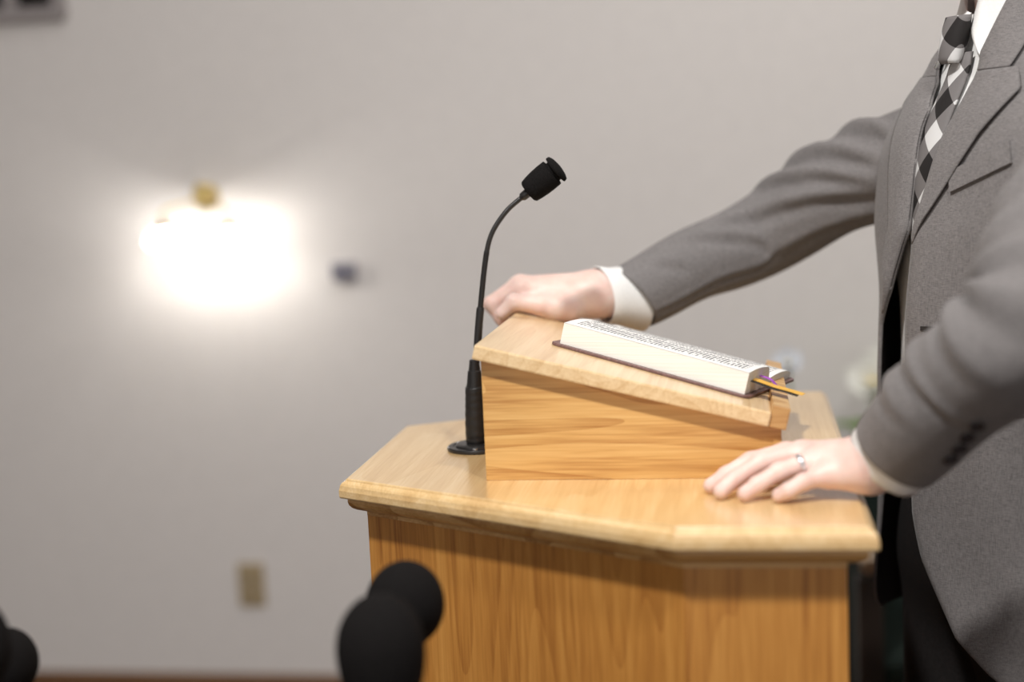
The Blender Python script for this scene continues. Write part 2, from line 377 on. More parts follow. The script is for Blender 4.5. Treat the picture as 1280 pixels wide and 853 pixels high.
for i in range(6):                                                # five solid panels; the preacher's side stays open
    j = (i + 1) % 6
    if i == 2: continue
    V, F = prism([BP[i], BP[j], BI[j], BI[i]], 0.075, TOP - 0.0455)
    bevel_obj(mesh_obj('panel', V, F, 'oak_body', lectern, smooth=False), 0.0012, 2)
for zz in (0.36, 0.68):
    V, F = prism(offset_poly(PLAN, -0.0380), zz, zz + 0.018); mesh_obj('shelf', V, F, 'oak_body', lectern, smooth=False)
for s in (-1, 1):
    lo, hi = sorted((s * 0.30, s * 0.328)); sbox('stile', (0.520, lo, 0.075), (0.5385, hi, TOP - 0.0465), 'oak_body', lectern, 0.001)
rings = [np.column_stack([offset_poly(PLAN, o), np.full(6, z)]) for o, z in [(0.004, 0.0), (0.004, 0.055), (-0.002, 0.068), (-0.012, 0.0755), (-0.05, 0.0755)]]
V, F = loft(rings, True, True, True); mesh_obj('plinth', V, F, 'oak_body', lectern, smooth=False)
# reading stand: wedge box, slanted board, book ledge
XA, ZA, XB, ZB = 0.1600, 1.2045, 0.4780, 1.1240
SL = (ZB - ZA) / (XB - XA); ANG = math.atan(SL); ES = np.array((math.cos(ANG), 0, math.sin(ANG))); EN = np.array((-math.sin(ANG), 0, math.cos(ANG))); EY = np.array((0, 1.0, 0))
YN, YF, TH = -0.182, 0.150, 0.0165
def zslab(x): return ZA + SL * (x - XA)
def under(x): return zslab(x) - TH / math.cos(ANG)
def wedge(x0, x1, y0, y1, name, mat):
    V = [(x0, y0, TOP), (x1, y0, TOP), (x1, y0, under(x1)), (x0, y0, under(x0)), (x0, y1, TOP), (x1, y1, TOP), (x1, y1, under(x1)), (x0, y1, under(x0))]
    F = [(0, 1, 2, 3), (7, 6, 5, 4), (4, 5, 1, 0), (3, 2, 6, 7), (1, 5, 6, 2), (4, 0, 3, 7)]
    return bevel_obj(mesh_obj(name, V, F, mat, lectern, smooth=False), 0.0008, 2)
wedge(0.1640, 0.4880, YN + 0.012, YN + 0.030, 'stand_side', 'oak_box'); wedge(0.1640, 0.4880, YF - 0.030, YF - 0.012, 'stand_side', 'oak_box')
wedge(0.1640, 0.1820, YN + 0.030, YF - 0.030, 'stand_front', 'oak_box'); wedge(0.4700, 0.4880, YN + 0.030, YF - 0.030, 'stand_back', 'oak_box')
LEN = (XB - XA) / math.cos(ANG); O_ = np.array((XA, 0, ZA))
def slab_box(s0, s1, y0, y1, h0, h1, name, mat, bev=0.0015):
    V, F = box((s0, y0, h0), (s1, y1, h1), bev); W_ = O_ + V[:, :1] * ES + V[:, 1:2] * EY + V[:, 2:] * EN
    return mesh_obj(name, W_, F, mat, lectern, smooth=False)
slab_box(0.0, LEN, YN, YF, -TH, 0.0, 'slanted_board', 'oak_slab', 0.0022)
slab_box(LEN, LEN + 0.019, YN + 0.003, YF - 0.003, -TH, 0.0075, 'book_ledge', 'oak_end', 0.0015)

# ================================================================== GOOSENECK MICROPHONE
mic = thing('gooseneck_microphone', 'black gooseneck microphone with foam tip mounted on the oak lectern', 'microphone', (0.1235, 0, TOP))
cx, cyy = 0.1235, 0.0
V, F = lathe([(0.0365, 0.0), (0.0375, 0.001), (0.0375, 0.0035), (0.036, 0.005), (0.031, 0.005), (0.0305, 0.0042), (0.027, 0.0042), (0.0265, 0.0065), (0.0245, 0.0078), (0.018, 0.0078)], (cx, cyy, TOP), m=48)
mesh_obj('flange', V, F, 'black_satin', mic, autosmooth=35)
for a in (0.6, 2.7, 4.8):
    V, F = lathe([(0.0, 0.0), (0.0034, 0.0), (0.0034, 0.0016), (0.0022, 0.0024), (0.0, 0.0024)], (cx + 0.0285 * math.cos(a), cyy + 0.0285 * math.sin(a), TOP + 0.0042), m=14, cap0=False, cap1=False)
    mesh_obj('screw', V, F, 'silver', mic, autosmooth=40)
h = np.linspace(0.0078, 0.078, 60); rr = 0.0127 + 0.00018 * np.sin(h * 620 + 1.6 * np.sin(h * 90)) + 0.0007 * np.sin(h * 55)
rr[:3] = [0.0122, 0.0126, 0.0126]
axis_dir = np.array((0.02, 0, 1.0))
V, F = lathe([(float(r), float(z)) for r, z in zip(rr, h)], (cx - 0.001, cyy, TOP), axis_dir, 36); V = np.array(V)
th = np.arctan2(V[:, 1] - cyy, V[:, 0] - cx); V[:, 2] += 0.0012 * np.sin(th + 0.7); mesh_obj('taped_plug', V, F, 'black_tape', mic)
V, F = lathe([(0.0112, 0.078), (0.0106, 0.0785), (0.0098, 0.083), (0.0086, 0.096), (0.0083, 0.0975), (0.0074, 0.0980), (0.0066, 0.104), (0.0060, 0.1105), (0.0048, 0.1115)], (cx - 0.001, cyy, TOP), axis_dir, 32)
mesh_obj('collar', V, F, 'black_metal', mic, autosmooth=40)
path_px = [(594, 490), (596, 450), (598, 415), (601, 380), (605, 340), (609, 312), (614, 294), (622, 279), (634, 263), (646, 252), (656, 244.5)]
PP = catmull([on_y(x, y, 0.0) for x, y in path_px], 150)
s_ = np.linspace(0, 1, len(PP)); lenp = np.concatenate([[0], np.cumsum(np.linalg.norm(np.diff(PP, axis=0), axis=1))])
# lower ribbed neck, rigid middle sleeve and tube, upper flexible neck
def seg(a, b): return [i for i in range(len(PP)) if a <= lenp[i] <= b]
zlist = PP[:, 2]; z_sleeve0, z_sleeve1 = on_y(599, 437, 0)[2], on_y(601, 383, 0)[2]; z_tube = on_y(609, 313, 0)[2]
def ribbed(P, r, pitch, amp):
    d = np.concatenate([[0], np.cumsum(np.linalg.norm(np.diff(P, axis=0), axis=1))]); nn = int(d[-1] / (pitch / 4)) + 2
    t = np.linspace(0, d[-1], nn); Q = np.stack([np.interp(t, d, P[:, i]) for i in range(3)], 1)
    return tube(Q, r + amp * np.sin(2 * math.pi * t / pitch), 16, (0, 1, 0))
lowP = PP[zlist <= z_sleeve0 + 0.002]; midP = PP[(zlist >= z_sleeve0) & (zlist <= z_sleeve1)]; tubP = PP[(zlist >= z_sleeve1 - 0.002) & (zlist <= z_tube)]
upP = PP[zlist >= z_tube - 0.002]
V, F = ribbed(lowP, 0.0037, 0.0026, 0.0004); mesh_obj('lower_gooseneck', V, F, 'black_metal', mic)
r_ = np.full(len(midP), 0.0049); r_[0] = 0.0042; r_[-1] = 0.0042
V, F = tube(midP, r_, 20, (0, 1, 0)); mesh_obj('sleeve', V, F, 'black_satin', mic, autosmooth=50)
V, F = tube(tubP, 0.0035, 20, (0, 1, 0)); mesh_obj('stem', V, F, 'black_metal', mic, autosmooth=50)
V, F = ribbed(upP, 0.0031, 0.0020, 0.00022); mesh_obj('upper_gooseneck', V, F, 'black_satin', mic)
tip0 = on_y(653, 246.5, 0); tipd = on_y(702, 206, 0) - tip0; tipd /= np.linalg.norm(tipd)
V, F = lathe([(0.0034, -0.002), (0.0052, 0.000), (0.0056, 0.004), (0.0056, 0.014)], tip0, tipd, 24); mesh_obj('capsule_neck', V, F, 'black_satin', mic, autosmooth=40)
V, F = lathe([(0.0, 0.0088), (0.0095, 0.0088), (0.0125, 0.0092), (0.0146, 0.0108), (0.0158, 0.017), (0.0168, 0.026), (0.0172, 0.036), (0.0170, 0.0455), (0.0168, 0.0462),
              (0.0130, 0.0464), (0.0128, 0.0506), (0.0172, 0.0508), (0.0176, 0.0514), (0.0174, 0.0535), (0.0166, 0.0552), (0.012, 0.0570), (0.006, 0.0580), (0.0, 0.0583)], tip0, tipd, 40, False, False)
mesh_obj('foam_windscreen', V, F, 'foam', mic, autosmooth=50)

# ================================================================== OPEN BOOK
SO = np.array((0.2275, -0.0685, 0.0)); SO[2] = zslab(SO[0]); bang = math.radians(-16.5)
# book axes on the sloping board: BU down the page (towards the preacher), BV across it (away from camera)
bu2, bv2 = np.array((math.cos(bang), math.sin(bang))), np.array((-math.sin(bang), math.cos(bang)))
BU = bu2[0] * ES + bu2[1] * EY; BV = bv2[0] * ES + bv2[1] * EY; BO = SO + 0.0002 * EN
book = thing('open_book', 'thick open book with dark leather cover lying on the slanted stand', 'book', tuple(BO))
def B(u, v, h): return BO + u * BU + v * BV + h * EN
BL_, BW = 0.243, 0.214
def round_rect(l, w, r, n=6):
    pts = []
    for cxx, cyx, a0 in ((l - r, r, -90), (l - r, w - r, 0), (r, w - r, 90), (r, r, 180)):
        for k in range(n + 1): a = math.radians(a0 + 90 * k / n); pts.append((cxx + r * math.cos(a), cyx + r * math.sin(a)))
    return pts
rr = round_rect(BL_, BW, 0.009)
rings = [[B(u, v, hh) for u, v in rr] for hh in (0.0, 0.0034)]
V, F = loft(rings, True, True, True); bevel_obj(mesh_obj('cover', V, F, 'leather', book, smooth=False), 0.0008, 2)
def block(v0, v1, hfun, name, ridge):
    nu, nv = 3, 20; us = (0.0105, BL_ / 2, BL_ - 0.0065); vs = np.linspace(v0, v1, nv); V, uvs = [], []
    for u in us:
        for v in vs: V.append(B(u, v, 0.0034 + hfun(v))); uvs.append((u, (v - v0) if v0 < 0.05 else (v1 - v)))
    nb = len(V)
    for u in us:
        for v in vs: V.append(B(u, v, 0.0035)); uvs.append((0, 0))
    F = []
    for i in range(nu - 1):
        for j in range(nv - 1): F.append((i * nv + j, i * nv + j + 1, (i + 1) * nv + j + 1, (i + 1) * nv + j))
    Ft = len(F); top = list(F)
    side = []
    for i in range(nu - 1):
        for j in (0, nv - 1): side.append((i * nv + j, (i + 1) * nv + j, nb + (i + 1) * nv + j, nb + i * nv + j))
    for j in range(nv - 1):
        for i in (0, nu - 1): side.append((i * nv + j, i * nv + j + 1, nb + i * nv + j + 1, nb + i * nv + j))
    o = mesh_obj(name, V, side, 'page_edges', book, smooth=False)
    pg = [tuple(np.array(V[k]) + 0.0003 * EN) for k in range(nb)]
    p = mesh_obj('printed_page', pg, top, 'page', o, smooth=True, uv=uvs[:nb])
    return fix_normals(o)
block(0.0055, 0.103, lambda v: 0.0245 - 0.001 * ((v - 0.0055) / 0.1) + 0.0022 * math.sin(min(1, (v - 0.0055) / 0.085) * math.pi) - 0.018 * max(0, (v - 0.088) / 0.015) ** 2, 'left_page_block', 1)
block(0.103, 0.2085, lambda v: 0.0085 + 0.003 * math.sin((v - 0.103) / 0.1055 * math.pi) - 0.003 * max(0, (v - 0.185) / 0.0235) ** 2, 'right_page_block', 1)
def ribbon(pts, w, mat, name, tilt=(0, 0, 0)):
    P = catmull(pts, 24); Wd = np.array(tilt); R0 = P - Wd * w / 2; R1 = P + Wd * w / 2; V = np.vstack([R0, R1, R0 + 0.0004 * EN, R1 + 0.0004 * EN]); k = len(P); F = []
    for i in range(k - 1):
        F += [(i, i + 1, k + i + 1, k + i), (2 * k + i, 3 * k + i, 3 * k + i + 1, 2 * k + i + 1), (i, 2 * k + i, 2 * k + i + 1, i + 1), (k + i, k + i + 1, 3 * k + i + 1, 3 * k + i)]
    F += [(0, k, 3 * k, 2 * k), (k - 1, 3 * k - 1, 4 * k - 1, 2 * k - 1)]
    return fix_normals(mesh_obj(name, V, F, mat, book, smooth=False))
e = BL_ - 0.012
tl = BV * 0.95 + EN * 0.05; tl /= np.linalg.norm(tl)
ribbon([B(e, 0.034, 0.0185), B(e + 0.012, 0.034, 0.0180), B(e + 0.030, 0.036, 0.0162), B(e + 0.045, 0.038, 0.0158), B(e + 0.062, 0.040, 0.0150)], 0.014, 'gold_ribbon', 'gold_ribbon', tl)
ribbon([B(e, 0.024, 0.0175), B(e + 0.012, 0.024, 0.0168), B(e + 0.030, 0.026, 0.0148), B(e + 0.044, 0.028, 0.0146), B(e + 0.058, 0.030, 0.0135)], 0.010, 'black_ribbon', 'black_ribbon', tl)
ribbon([B(e, 0.058, 0.020), B(e + 0.014, 0.058, 0.0195), B(e + 0.020, 0.058, 0.0180), B(e + 0.026, 0.060, 0.0130)], 0.008, 'purple_ribbon', 'purple_ribbon', tl)

# ================================================================== PERSON
person = thing('person', 'man in grey suit and checked tie with both hands on the lectern', 'person', (0.80, 0.08, 0.0))
THETA = math.radians(21); Fv = np.array((-math.cos(THETA), -math.sin(THETA), 0)); Lv = np.array((math.sin(THETA), -math.cos(THETA), 0)); Zv = np.array((0, 0, 1.0))
CB = np.array((0.778, 0.085, 0.0))
def pchip(x, X, Y):
    return np.interp(x, X, Y)
# z, half width, front depth, back depth, forward shift of the centre
TT = np.array([(0.70, .208, .152, .160, -.003), (0.80, .206, .153, .158, -.002), (0.95, .186, .152, .145, .000), (1.08, .176, .150, .130, .002), (1.20, .178, .145, .128, .004), (1.30, .198, .138, .132, .006),
               (1.38, .219, .124, .132, .004), (1.42, .218, .112, .126, .001), (1.45, .196, .100, .116, -.003), (1.475, .155, .088, .102, -.007), (1.50, .108, .076, .088, -.003), (1.53, .078, .070, .078, -.003), (1.56, .072, .066, .072, -.004)])
zs_ = np.linspace(TT[0, 0], TT[-1, 0], 260); TS = np.stack([np.interp(zs_, TT[:, 0], TT[:, i]) for i in range(1, 5)], 1)
ker = np.hanning(19); ker /= ker.sum(); TS = np.stack([np.convolve(np.pad(TS[:, i], 9, mode='edge'), ker, 'valid') for i in range(4)], 1)
def torso(z, phi, off=0.0):
    """point on the jacket shell: phi 0 = breastbone, positive round to the man's left (near the camera)"""
    a, bf, bb, cf = [np.interp(z, zs_, TS[:, i]) for i in range(4)]
    s, c = np.sin(phi), np.cos(phi); b = np.where(c > 0, bf, bb)
    q = 2 / 2.25; r = (a + off) * np.sign(s) * np.abs(s) ** q; f = cf + (b + off) * np.sign(c) * np.abs(c) ** q
    z = np.asarray(z, float); z = z + np.interp(z, [1.44, 1.48, 1.52, 1.56], [0, 0.08, 0.22, 0.32]) * (bf - b * c) * (1 - 0.65 * np.maximum(0, -s))
    return CB + r[..., None] * Lv + f[..., None] * Fv + z[..., None] * Zv
def tp(z, phi, off=0.0): return torso(np.array(z, float), np.array(phi, float), off)
D2R = math.pi / 180
def phi_left(z): return np.interp(z, [0.78, .80, .834, .916, .968, 1.08, 1.25, 1.306, 1.352, 1.407, 1.461, 1.50, 1.53, 1.56], np.array([62, 42, 27.5, 14, 9, 6, 6, 6, 7, 8, 13, 20, 36, 50])) * D2R
def phi_right(z): return -np.interp(z, [0.76, .80, .84, .90, .98, 1.10, 1.18, 1.225, 1.30, 1.38, 1.44, 1.47, 1.50, 1.53, 1.56], np.array([62, 42, 32, 26, 22, 19, 17, 8, 0, 1, 4, 12, 30, 62, 85])) * D2R
jacket_zs = np.concatenate([np.linspace(0.785, 0.90, 26), np.linspace(0.90, 1.36, 60)[1:], np.linspace(1.36, 1.565, 54)[1:]])
def wob(z, ph):      # soft cloth undulation
    return 0.0035 * np.sin(9 * z + 3.1 * ph + 0.5) * np.sin(2.3 * ph + 5 * z) + 0.002 * np.sin(23 * z - 4 * ph)
m_ = 150
def full_row(z, inner=0.0):
    """from the right front edge, round the back, to the left front edge"""
    lo, hi = phi_right(z), phi_left(z); m = m_
    t = np.linspace(0, 1, m); ph = lo - t * (2 * math.pi - (hi - lo)); dist_r = t * (2 * math.pi - (hi - lo)); dist_l = (1 - t) * (2 * math.pi - (hi - lo))
    d = wob(z, ph) * np.interp(z, [1.42, 1.48], [1, 0.1])
    d = d + 0.004 * np.exp(-(dist_r / 0.35) ** 2) * np.interp(z, [0.8, 1.1, 1.24, 1.3, 1.45], [1.2, 1.0, 0.8, 0.3, 0])
    d = d + 0.008 * np.exp(-(dist_l / 0.25) ** 2) * np.interp(z, [0.8, 1.1, 1.3, 1.4], [1.6, 1, 1, 0.2])
    d = d + 0.008 * np.interp(z, [1.47, 1.53], [0, 1]); P = torso(np.full(m, z), ph); Nn = (P - (CB + z * Zv)); Nn[:, 2] = 0; Nn /= np.linalg.norm(Nn, axis=1)[:, None]
    return P + (d - inner)[:, None] * Nn
OUT = np.array([full_row(z) for z in jacket_zs]); INN = np.array([full_row(z, 0.004) for z in jacket_zs])
nz, nm = OUT.shape[:2]
Vo, Fo = loft(OUT, closed=False); Vi, Fi = loft(INN, closed=False); Fi = [f[::-1] for f in Fi]
no = len(Vo); rim = []
for i in range(nz - 1):
    for j in (0, nm - 1): a, b = i * nm + j, (i + 1) * nm + j; rim.append((a, b, no + b, no + a) if j == 0 else (b, a, no + a, no + b))
for j in range(nm - 1):
    for i in (0, nz - 1): a, b = i * nm + j, i * nm + j + 1; rim.append((b, a, no + a, no + b) if i == 0 else (a, b, no + b, no + a))
jk = mesh_obj('jacket', np.vstack([Vo, Vi]), Fo + [tuple(i + no for i in f) for f in Fi] + rim, ['suit', 'lining'], person)
mi = np.zeros(len(jk.data.polygons), np.int32); mi[len(Fo):len(Fo) + len(Fi)] = 1; jk.data.polygons.foreach_set('material_index', mi)
JB = BVHTree.FromPolygons([Vector(v) for v in Vo], Fo)
def cast(bvh, x, y):
    d = Vector(ray(x, y)).normalized(); return bvh.ray_cast(Vector(CAM_POS), d)
# lapels and collar leaf, folded back over the fronts
def lapel(side, zt, zb, wfun, name, lift=0.006):
    nzl, nt = 48, 14; G = []
    for z in np.linspace(zb, zt, nzl):
        row = []
        i = np.interp(z, jacket_zs, np.arange(nz)); k = int(min(i, nz - 2)); fr = i - k
        line = OUT[k] * (1 - fr) + OUT[k + 1] * fr
        line = line if side < 0 else line[::-1]
        dd = np.concatenate([[0], np.cumsum(np.linalg.norm(np.diff(line, axis=0), axis=1))])
        w = wfun(z)
        for t in np.linspace(0, 1, nt):
            s = w * t; p = np.array([np.interp(s, dd, line[:, c]) for c in range(3)]); p2 = np.array([np.interp(s + 0.004, dd, line[:, c]) for c in range(3)])
            tg = p2 - p; nr = np.cross(Zv, tg) if side < 0 else np.cross(tg, Zv)
            nr = nr / np.linalg.norm(nr)
            if nr @ (p - CB - z * Zv) < 0: nr = -nr
            hgt = lift * (0.25 + 1.1 * math.sin(min(1, t * 2.2) * math.pi / 2)) * (1 - 0.25 * t) * min(1, w / 0.02)
            row.append(p + nr * hgt)
        G.append(row)
    G = np.array(G); cen = CB + np.array((0, 0, 0)); nrm = G - (CB + G[..., 2:3] * Zv); nrm[..., 2] = 0; nrm /= np.linalg.norm(nrm, axis=-1)[..., None]
    Gi = G - 0.0028 * nrm; Va, Fa = loft(G, False); Vb, Fb = loft(Gi, False); n0 = len(Va); F = list(Fa) + [tuple(q + n0 for q in f[::-1]) for f in Fb]
    a, b = G.shape[:2]
    for i in range(a - 1):
        for j in (0, b - 1): p, q = i * b + j, (i + 1) * b + j; F.append((p, q, n0 + q, n0 + p))
    for j in range(b - 1):
        for i in (0, a - 1): p, q = i * b + j, i * b + j + 1; F.append((p, q, n0 + q, n0 + p))
    return fix_normals(mesh_obj(name, np.vstack([Va, Vb]), F, 'suit', jk))
lapel(1, 1.478, 1.285, lambda z: np.interp(z, [1.285, 1.32, 1.40, 1.455, 1.478], [0.002, 0.022, 0.062, 0.084, 0.060]), 'lapel')
lapel(1, 1.565, 1.4785, lambda z: np.interp(z, [1.4785, 1.50, 1.565], [0.050, 0.056, 0.060]), 'collar_leaf')
lapel(-1, 1.478, 1.195, lambda z: np.interp(z, [1.195, 1.25, 1.38, 1.45, 1.478], [0.002, 0.024, 0.060, 0.080, 0.058]), 'lapel', 0.007)
lapel(-1, 1.512, 1.4785, lambda z: np.interp(z, [1.4785, 1.50, 1.512], [0.050, 0.054, 0.056]), 'collar_leaf')
# breast pocket welt, buttonhole, hip pocket
def patch(bvh, quad, name, mat, parent, lift=0.0022, thick=0.0022, nu=10, nv=4):
    q = [np.array(p, float) for p in quad]; G = []
    for i in np.linspace(0, 1, nu):
        row = []
        for j in np.linspace(0, 1, nv):
            x, y = (1 - j) * ((1 - i) * q[0] + i * q[1]) + j * ((1 - i) * q[3] + i * q[2]); hit = cast(bvh, x, y)
            if hit[0] is None: return None
            nn = np.array(hit[1]); nn = nn if nn @ ray(x, y) < 0 else -nn
            row.append((np.array(hit[0]), nn))
        G.append(row)
    P = np.array([[r[0] + r[1] * lift for r in row] for row in G]); Pi = np.array([[r[0] - r[1] * (thick - lift) for r in row] for row in G])
    Va, Fa = loft(P, False); Vb, Fb = loft(Pi, False); n0 = len(Va); F = list(Fa) + [tuple(k + n0 for k in f[::-1]) for f in Fb]; a, b = P.shape[:2]
    for i in range(a - 1):
        for j in (0, b - 1): u, v = i * b + j, (i + 1) * b + j; F.append((u, v, n0 + v, n0 + u))
    for j in range(b - 1):
        for i in (0, a - 1): u, v = i * b + j, i * b + j + 1; F.append((u, v, n0 + v, n0 + u))
    return fix_normals(mesh_obj(name, np.vstack([Va, Vb]), F, mat, parent, smooth=False))
patch(JB, [(1188, 216), (1264, 176), (1266, 204), (1190, 241)], 'breast_pocket', 'suit', jk, 0.0042, 0.006)
patch(JB, [(1151, 408), (1172, 408.5), (1172, 413), (1151, 413.5)], 'buttonhole', 'lining', jk, 0.0012, 0.002)
for qd in ([(1248, 512), (1310, 503), (1310, 508), (1248, 517)], [(1248, 519), (1310, 510), (1310, 515), (1248, 524)]):
    patch(JB, qd, 'hip_pocket_welt', 'suit', jk, 0.0026, 0.0035)
# shirt body
szs = np.linspace(0.98, 1.50, 50); sph = np.linspace(0, 2 * math.pi, 90, endpoint=False)
def shirt_off(z): return np.interp(z, [0.98, 1.12, 1.2, 1.30, 1.36, 1.46, 1.5], [-0.030, -0.026, -0.024, -0.016, -0.012, -0.010, -0.008])
R_ = np.array([torso(np.full(90, z), sph, float(shirt_off(z))) for z in szs])
V, F = loft(R_); sh = mesh_obj('shirt', V, F, 'shirt', person)
# shirt collar: stand and two folded leaves
nc = np.array((0.0, 0.0, 0.0))
def coll_top(ph):
    q = (ph + math.pi) % (2 * math.pi) - math.pi; x = np.clip((abs(q) / D2R - 1) / (15 if q >= 0 else 75), 0, 1); return 1.546 + 0.054 * x * x * (3 - 2 * x)
PH72 = np.linspace(0, 2 * math.pi, 72, endpoint=False)
def neck_ring(s, off): return np.array([tp(1.495 + s * (coll_top(p) - 1.495), p, off) for p in PH72])
V, F = loft([neck_ring(0, -0.009), neck_ring(0.4, -0.007), neck_ring(0.93, -0.0065), neck_ring(1.0, -0.008), neck_ring(0.9, -0.011)]); mesh_obj('collar_stand', V, F, 'shirt', sh)
def leaf(side):
    G = []
    for t in np.linspace(0, 1, 26):
        ph = side * (3 + 75 * t) * D2R; drop = np.interp(t, [0, 0.10, 0.4, 1], [0.062, 0.060, 0.042, 0.038]); row = []
        for s in np.linspace(0, 1, 10):
            fan = side * (-1) * 0 + side * 18 * D2R * s * max(0, 1 - t * 4)
            zz = coll_top(ph) + 0.002 + (np.interp(t, [0, 0.10, 0.35, 1], [1.490, 1.486, 1.505, 1.535]) - coll_top(ph) - 0.002) * s; row.append(tp(zz, ph + fan, -0.006 + (0.0125 - 0.0055 * min(1, t * 3)) * math.sin(min(1, s * 1.6) * math.pi / 2)))
        G.append(row)
    G = np.array(G); nrm = G - (CB + G[..., 2:3] * Zv); nrm[..., 2] = 0; nrm /= np.linalg.norm(nrm, axis=-1)[..., None]; Gi = G - 0.0018 * nrm
    Va, Fa = loft(G, False); Vb, Fb = loft(Gi, False); n0 = len(Va); a, b = G.shape[:2]; F = list(Fa) + [tuple(q + n0 for q in f[::-1]) for f in Fb]
    for i in range(a - 1):
        for j in (0, b - 1): p, q = i * b + j, (i + 1) * b + j; F.append((p, q, n0 + q, n0 + p))
    for j in range(b - 1):
        for i in (0, a - 1): p, q = i * b + j, i * b + j + 1; F.append((p, q, n0 + q, n0 + p))
    return fix_normals(mesh_obj('collar_leaf', np.vstack([Va, Vb]), F, 'shirt', sh))
leaf(1); leaf(-1)
for zb in (1.05, 1.14, 1.23):
    c = tp(zb, -6 * D2R, float(shirt_off(zb)) + 0.0005); V, F = lathe([(0.0055, 0), (0.0055, 0.0015), (0.004, 0.002)], c, Fv, 16); mesh_obj('shirt_button', V, F, 'white_metal', sh)
# tie: blade and knot
def tie_strip(z0, z1, w0, w1, off0, off1, name, bulge=0.004, nz_=40, m=12, ph0=0.0):
    G, uv = [], []
    for k, z in enumerate(np.linspace(z0, z1, nz_)):
        t = k / (nz_ - 1); w = w0 + (w1 - w0) * t; off = off0 + (off1 - off0) * t
        c = tp(z, ph0, float(shirt_off(z)) + off) + Lv * 0.050 * t ** 1.5
        for j in np.linspace(-1, 1, m): G.append(c + Lv * (w / 2 * j) - Fv * (bulge * j * j * 1.6) ); uv.append((w / 2 * j, z))
    G = np.array(G).reshape(nz_, m, 3); Gi = G - Fv * 0.003; Va, Fa = loft(G, False); Vb, Fb = loft(Gi, False); n0 = len(Va); F = list(Fa) + [tuple(q + n0 for q in f[::-1]) for f in Fb]
    for i in range(nz_ - 1):
        for j in (0, m - 1): p, q = i * m + j, (i + 1) * m + j; F.append((p, q, n0 + q, n0 + p))
    for j in range(m - 1):
        for i in (0, nz_ - 1): p, q = i * m + j, i * m + j + 1; F.append((p, q, n0 + q, n0 + p))
    return Va, Vb, F, uv + uv
Va, Vb, F, uv = tie_strip(1.502, 1.02, 0.044, 0.090, 0.014, 0.006, 'tie')
tie = mesh_obj('tie', np.vstack([Va, Vb]), F, 'tie', person, uv=uv); fix_normals(tie)
kz = np.linspace(1.544, 1.490, 14); G, uv = [], []
for k, z in enumerate(kz):
    t = k / 13; w = 0.046 - 0.014 * t ** 1.3; dep = 0.011 + 0.004 * math.sin(math.pi * t) - 0.003 * (t > 0.95); c = tp(max(1.5, z), 0.0, 0.0) + np.array((0, 0, z - max(1.5, z))); c = tp(1.52, 0, -0.002) * np.array((1, 1, 0)) + z * Zv + Fv * (0.009 + 0.012 * t)
    for a in np.linspace(0, 2 * math.pi, 28, endpoint=False): G.append(c + Lv * (w / 2 * math.cos(a)) + Fv * (dep * math.sin(a))); uv.append((w / 2 * math.cos(a) * 1.2 + 0.046, z * 1.0 - 0.2 * w * math.cos(a)))
V, F = loft(np.array(G).reshape(14, 28, 3), True, True, True); fix_normals(mesh_obj('tie_knot', V, F, 'tie', tie, uv=uv))

# sleeves
def sleeve(ctrl, radii, folds, name, n=150, m=72, ref=(0, 0, 1), flat=1.0, seed=0.0, slant=0.0):
    P = catmull(ctrl, n); rt = catmull(np.array(radii, float)[:, None] * np.ones((1, 3)), n)[:, 0]; T, A, Bn = frames(P, ref)
    th = np.linspace(0, 2 * math.pi, m, endpoint=False); U, TH_ = np.meshgrid(np.linspace(0, 1, n), th / (2 * math.pi), indexing='ij'); D = np.zeros_like(U)
    for (u0, v0, u1, v1, wd, amp) in folds:                          # each fold: a ridge along a line in (length, angle)
        du, dv = u1 - u0, v1 - v0; vv = (TH_ - v0 + 0.5) % 1.0 - 0.5
        t = np.clip(((U - u0) * du * 4 + vv * dv) / (du * du * 4 + dv * dv + 1e-9), 0, 1)
        ds = np.sqrt(((U - u0 - t * du) * 2.0) ** 2 + (vv - t * dv) ** 2); D += amp * np.exp(-(ds / wd) ** 2) * np.sqrt(np.sin(np.pi * np.clip(t, 0.02, 0.98)))
    D += 0.0016 * np.sin(17 * U + 6.28 * 2 * TH_ + seed) * np.sin(9 * U - 6.28 * TH_)
    R_ = P[:, None, :] + (rt[:, None] * 1.0 + D)[..., None] * (np.cos(th)[None, :, None] * A[:, None, :] + flat * np.sin(th)[None, :, None] * Bn[:, None, :])
    wl = np.clip((np.linspace(0, 1, n) - 0.75) / 0.25, 0, 1) ** 1.5; R_ = R_ + (slant * wl[:, None] * np.cos(th)[None, :])[..., None] * T[:, None, :]
    endT = T[-1]
    lip = [R_[-1] + endT * 0.0012 - 0.04 * (R_[-1] - P[-1]), R_[-1] - 0.075 * (R_[-1] - P[-1]), R_[-6] - 0.085 * (R_[-6] - P[-6]), R_[-20] - 0.09 * (R_[-20] - P[-20])]
    Rall = np.concatenate([R_, np.array(lip)]); V, F = loft(Rall, True, True, False)
    o = mesh_obj(name, V, F, 'suit', jk); return o, P, T, R_
RS = np.array((0.705, 0.235, 1.385)); RE = on_y(948, 298, 0.335); RC = on_y(787, 373, 0.205); RW = on_y(742, 368, 0.170)
def ridge(pts, wd, amp, valley=-0.8, dv=0.05):
    out = []
    for (u0, v0), (u1, v1) in zip(pts[:-1], pts[1:]):
        eu, ev = 0.12 * (u1 - u0), 0.12 * (v1 - v0)
        out += [(u0 - eu, v0 - ev, u1 + eu, v1 + ev, wd, amp), (u0 - eu, v0 - ev - dv, u1 + eu, v1 + ev - dv, wd, amp * valley)]
    return out
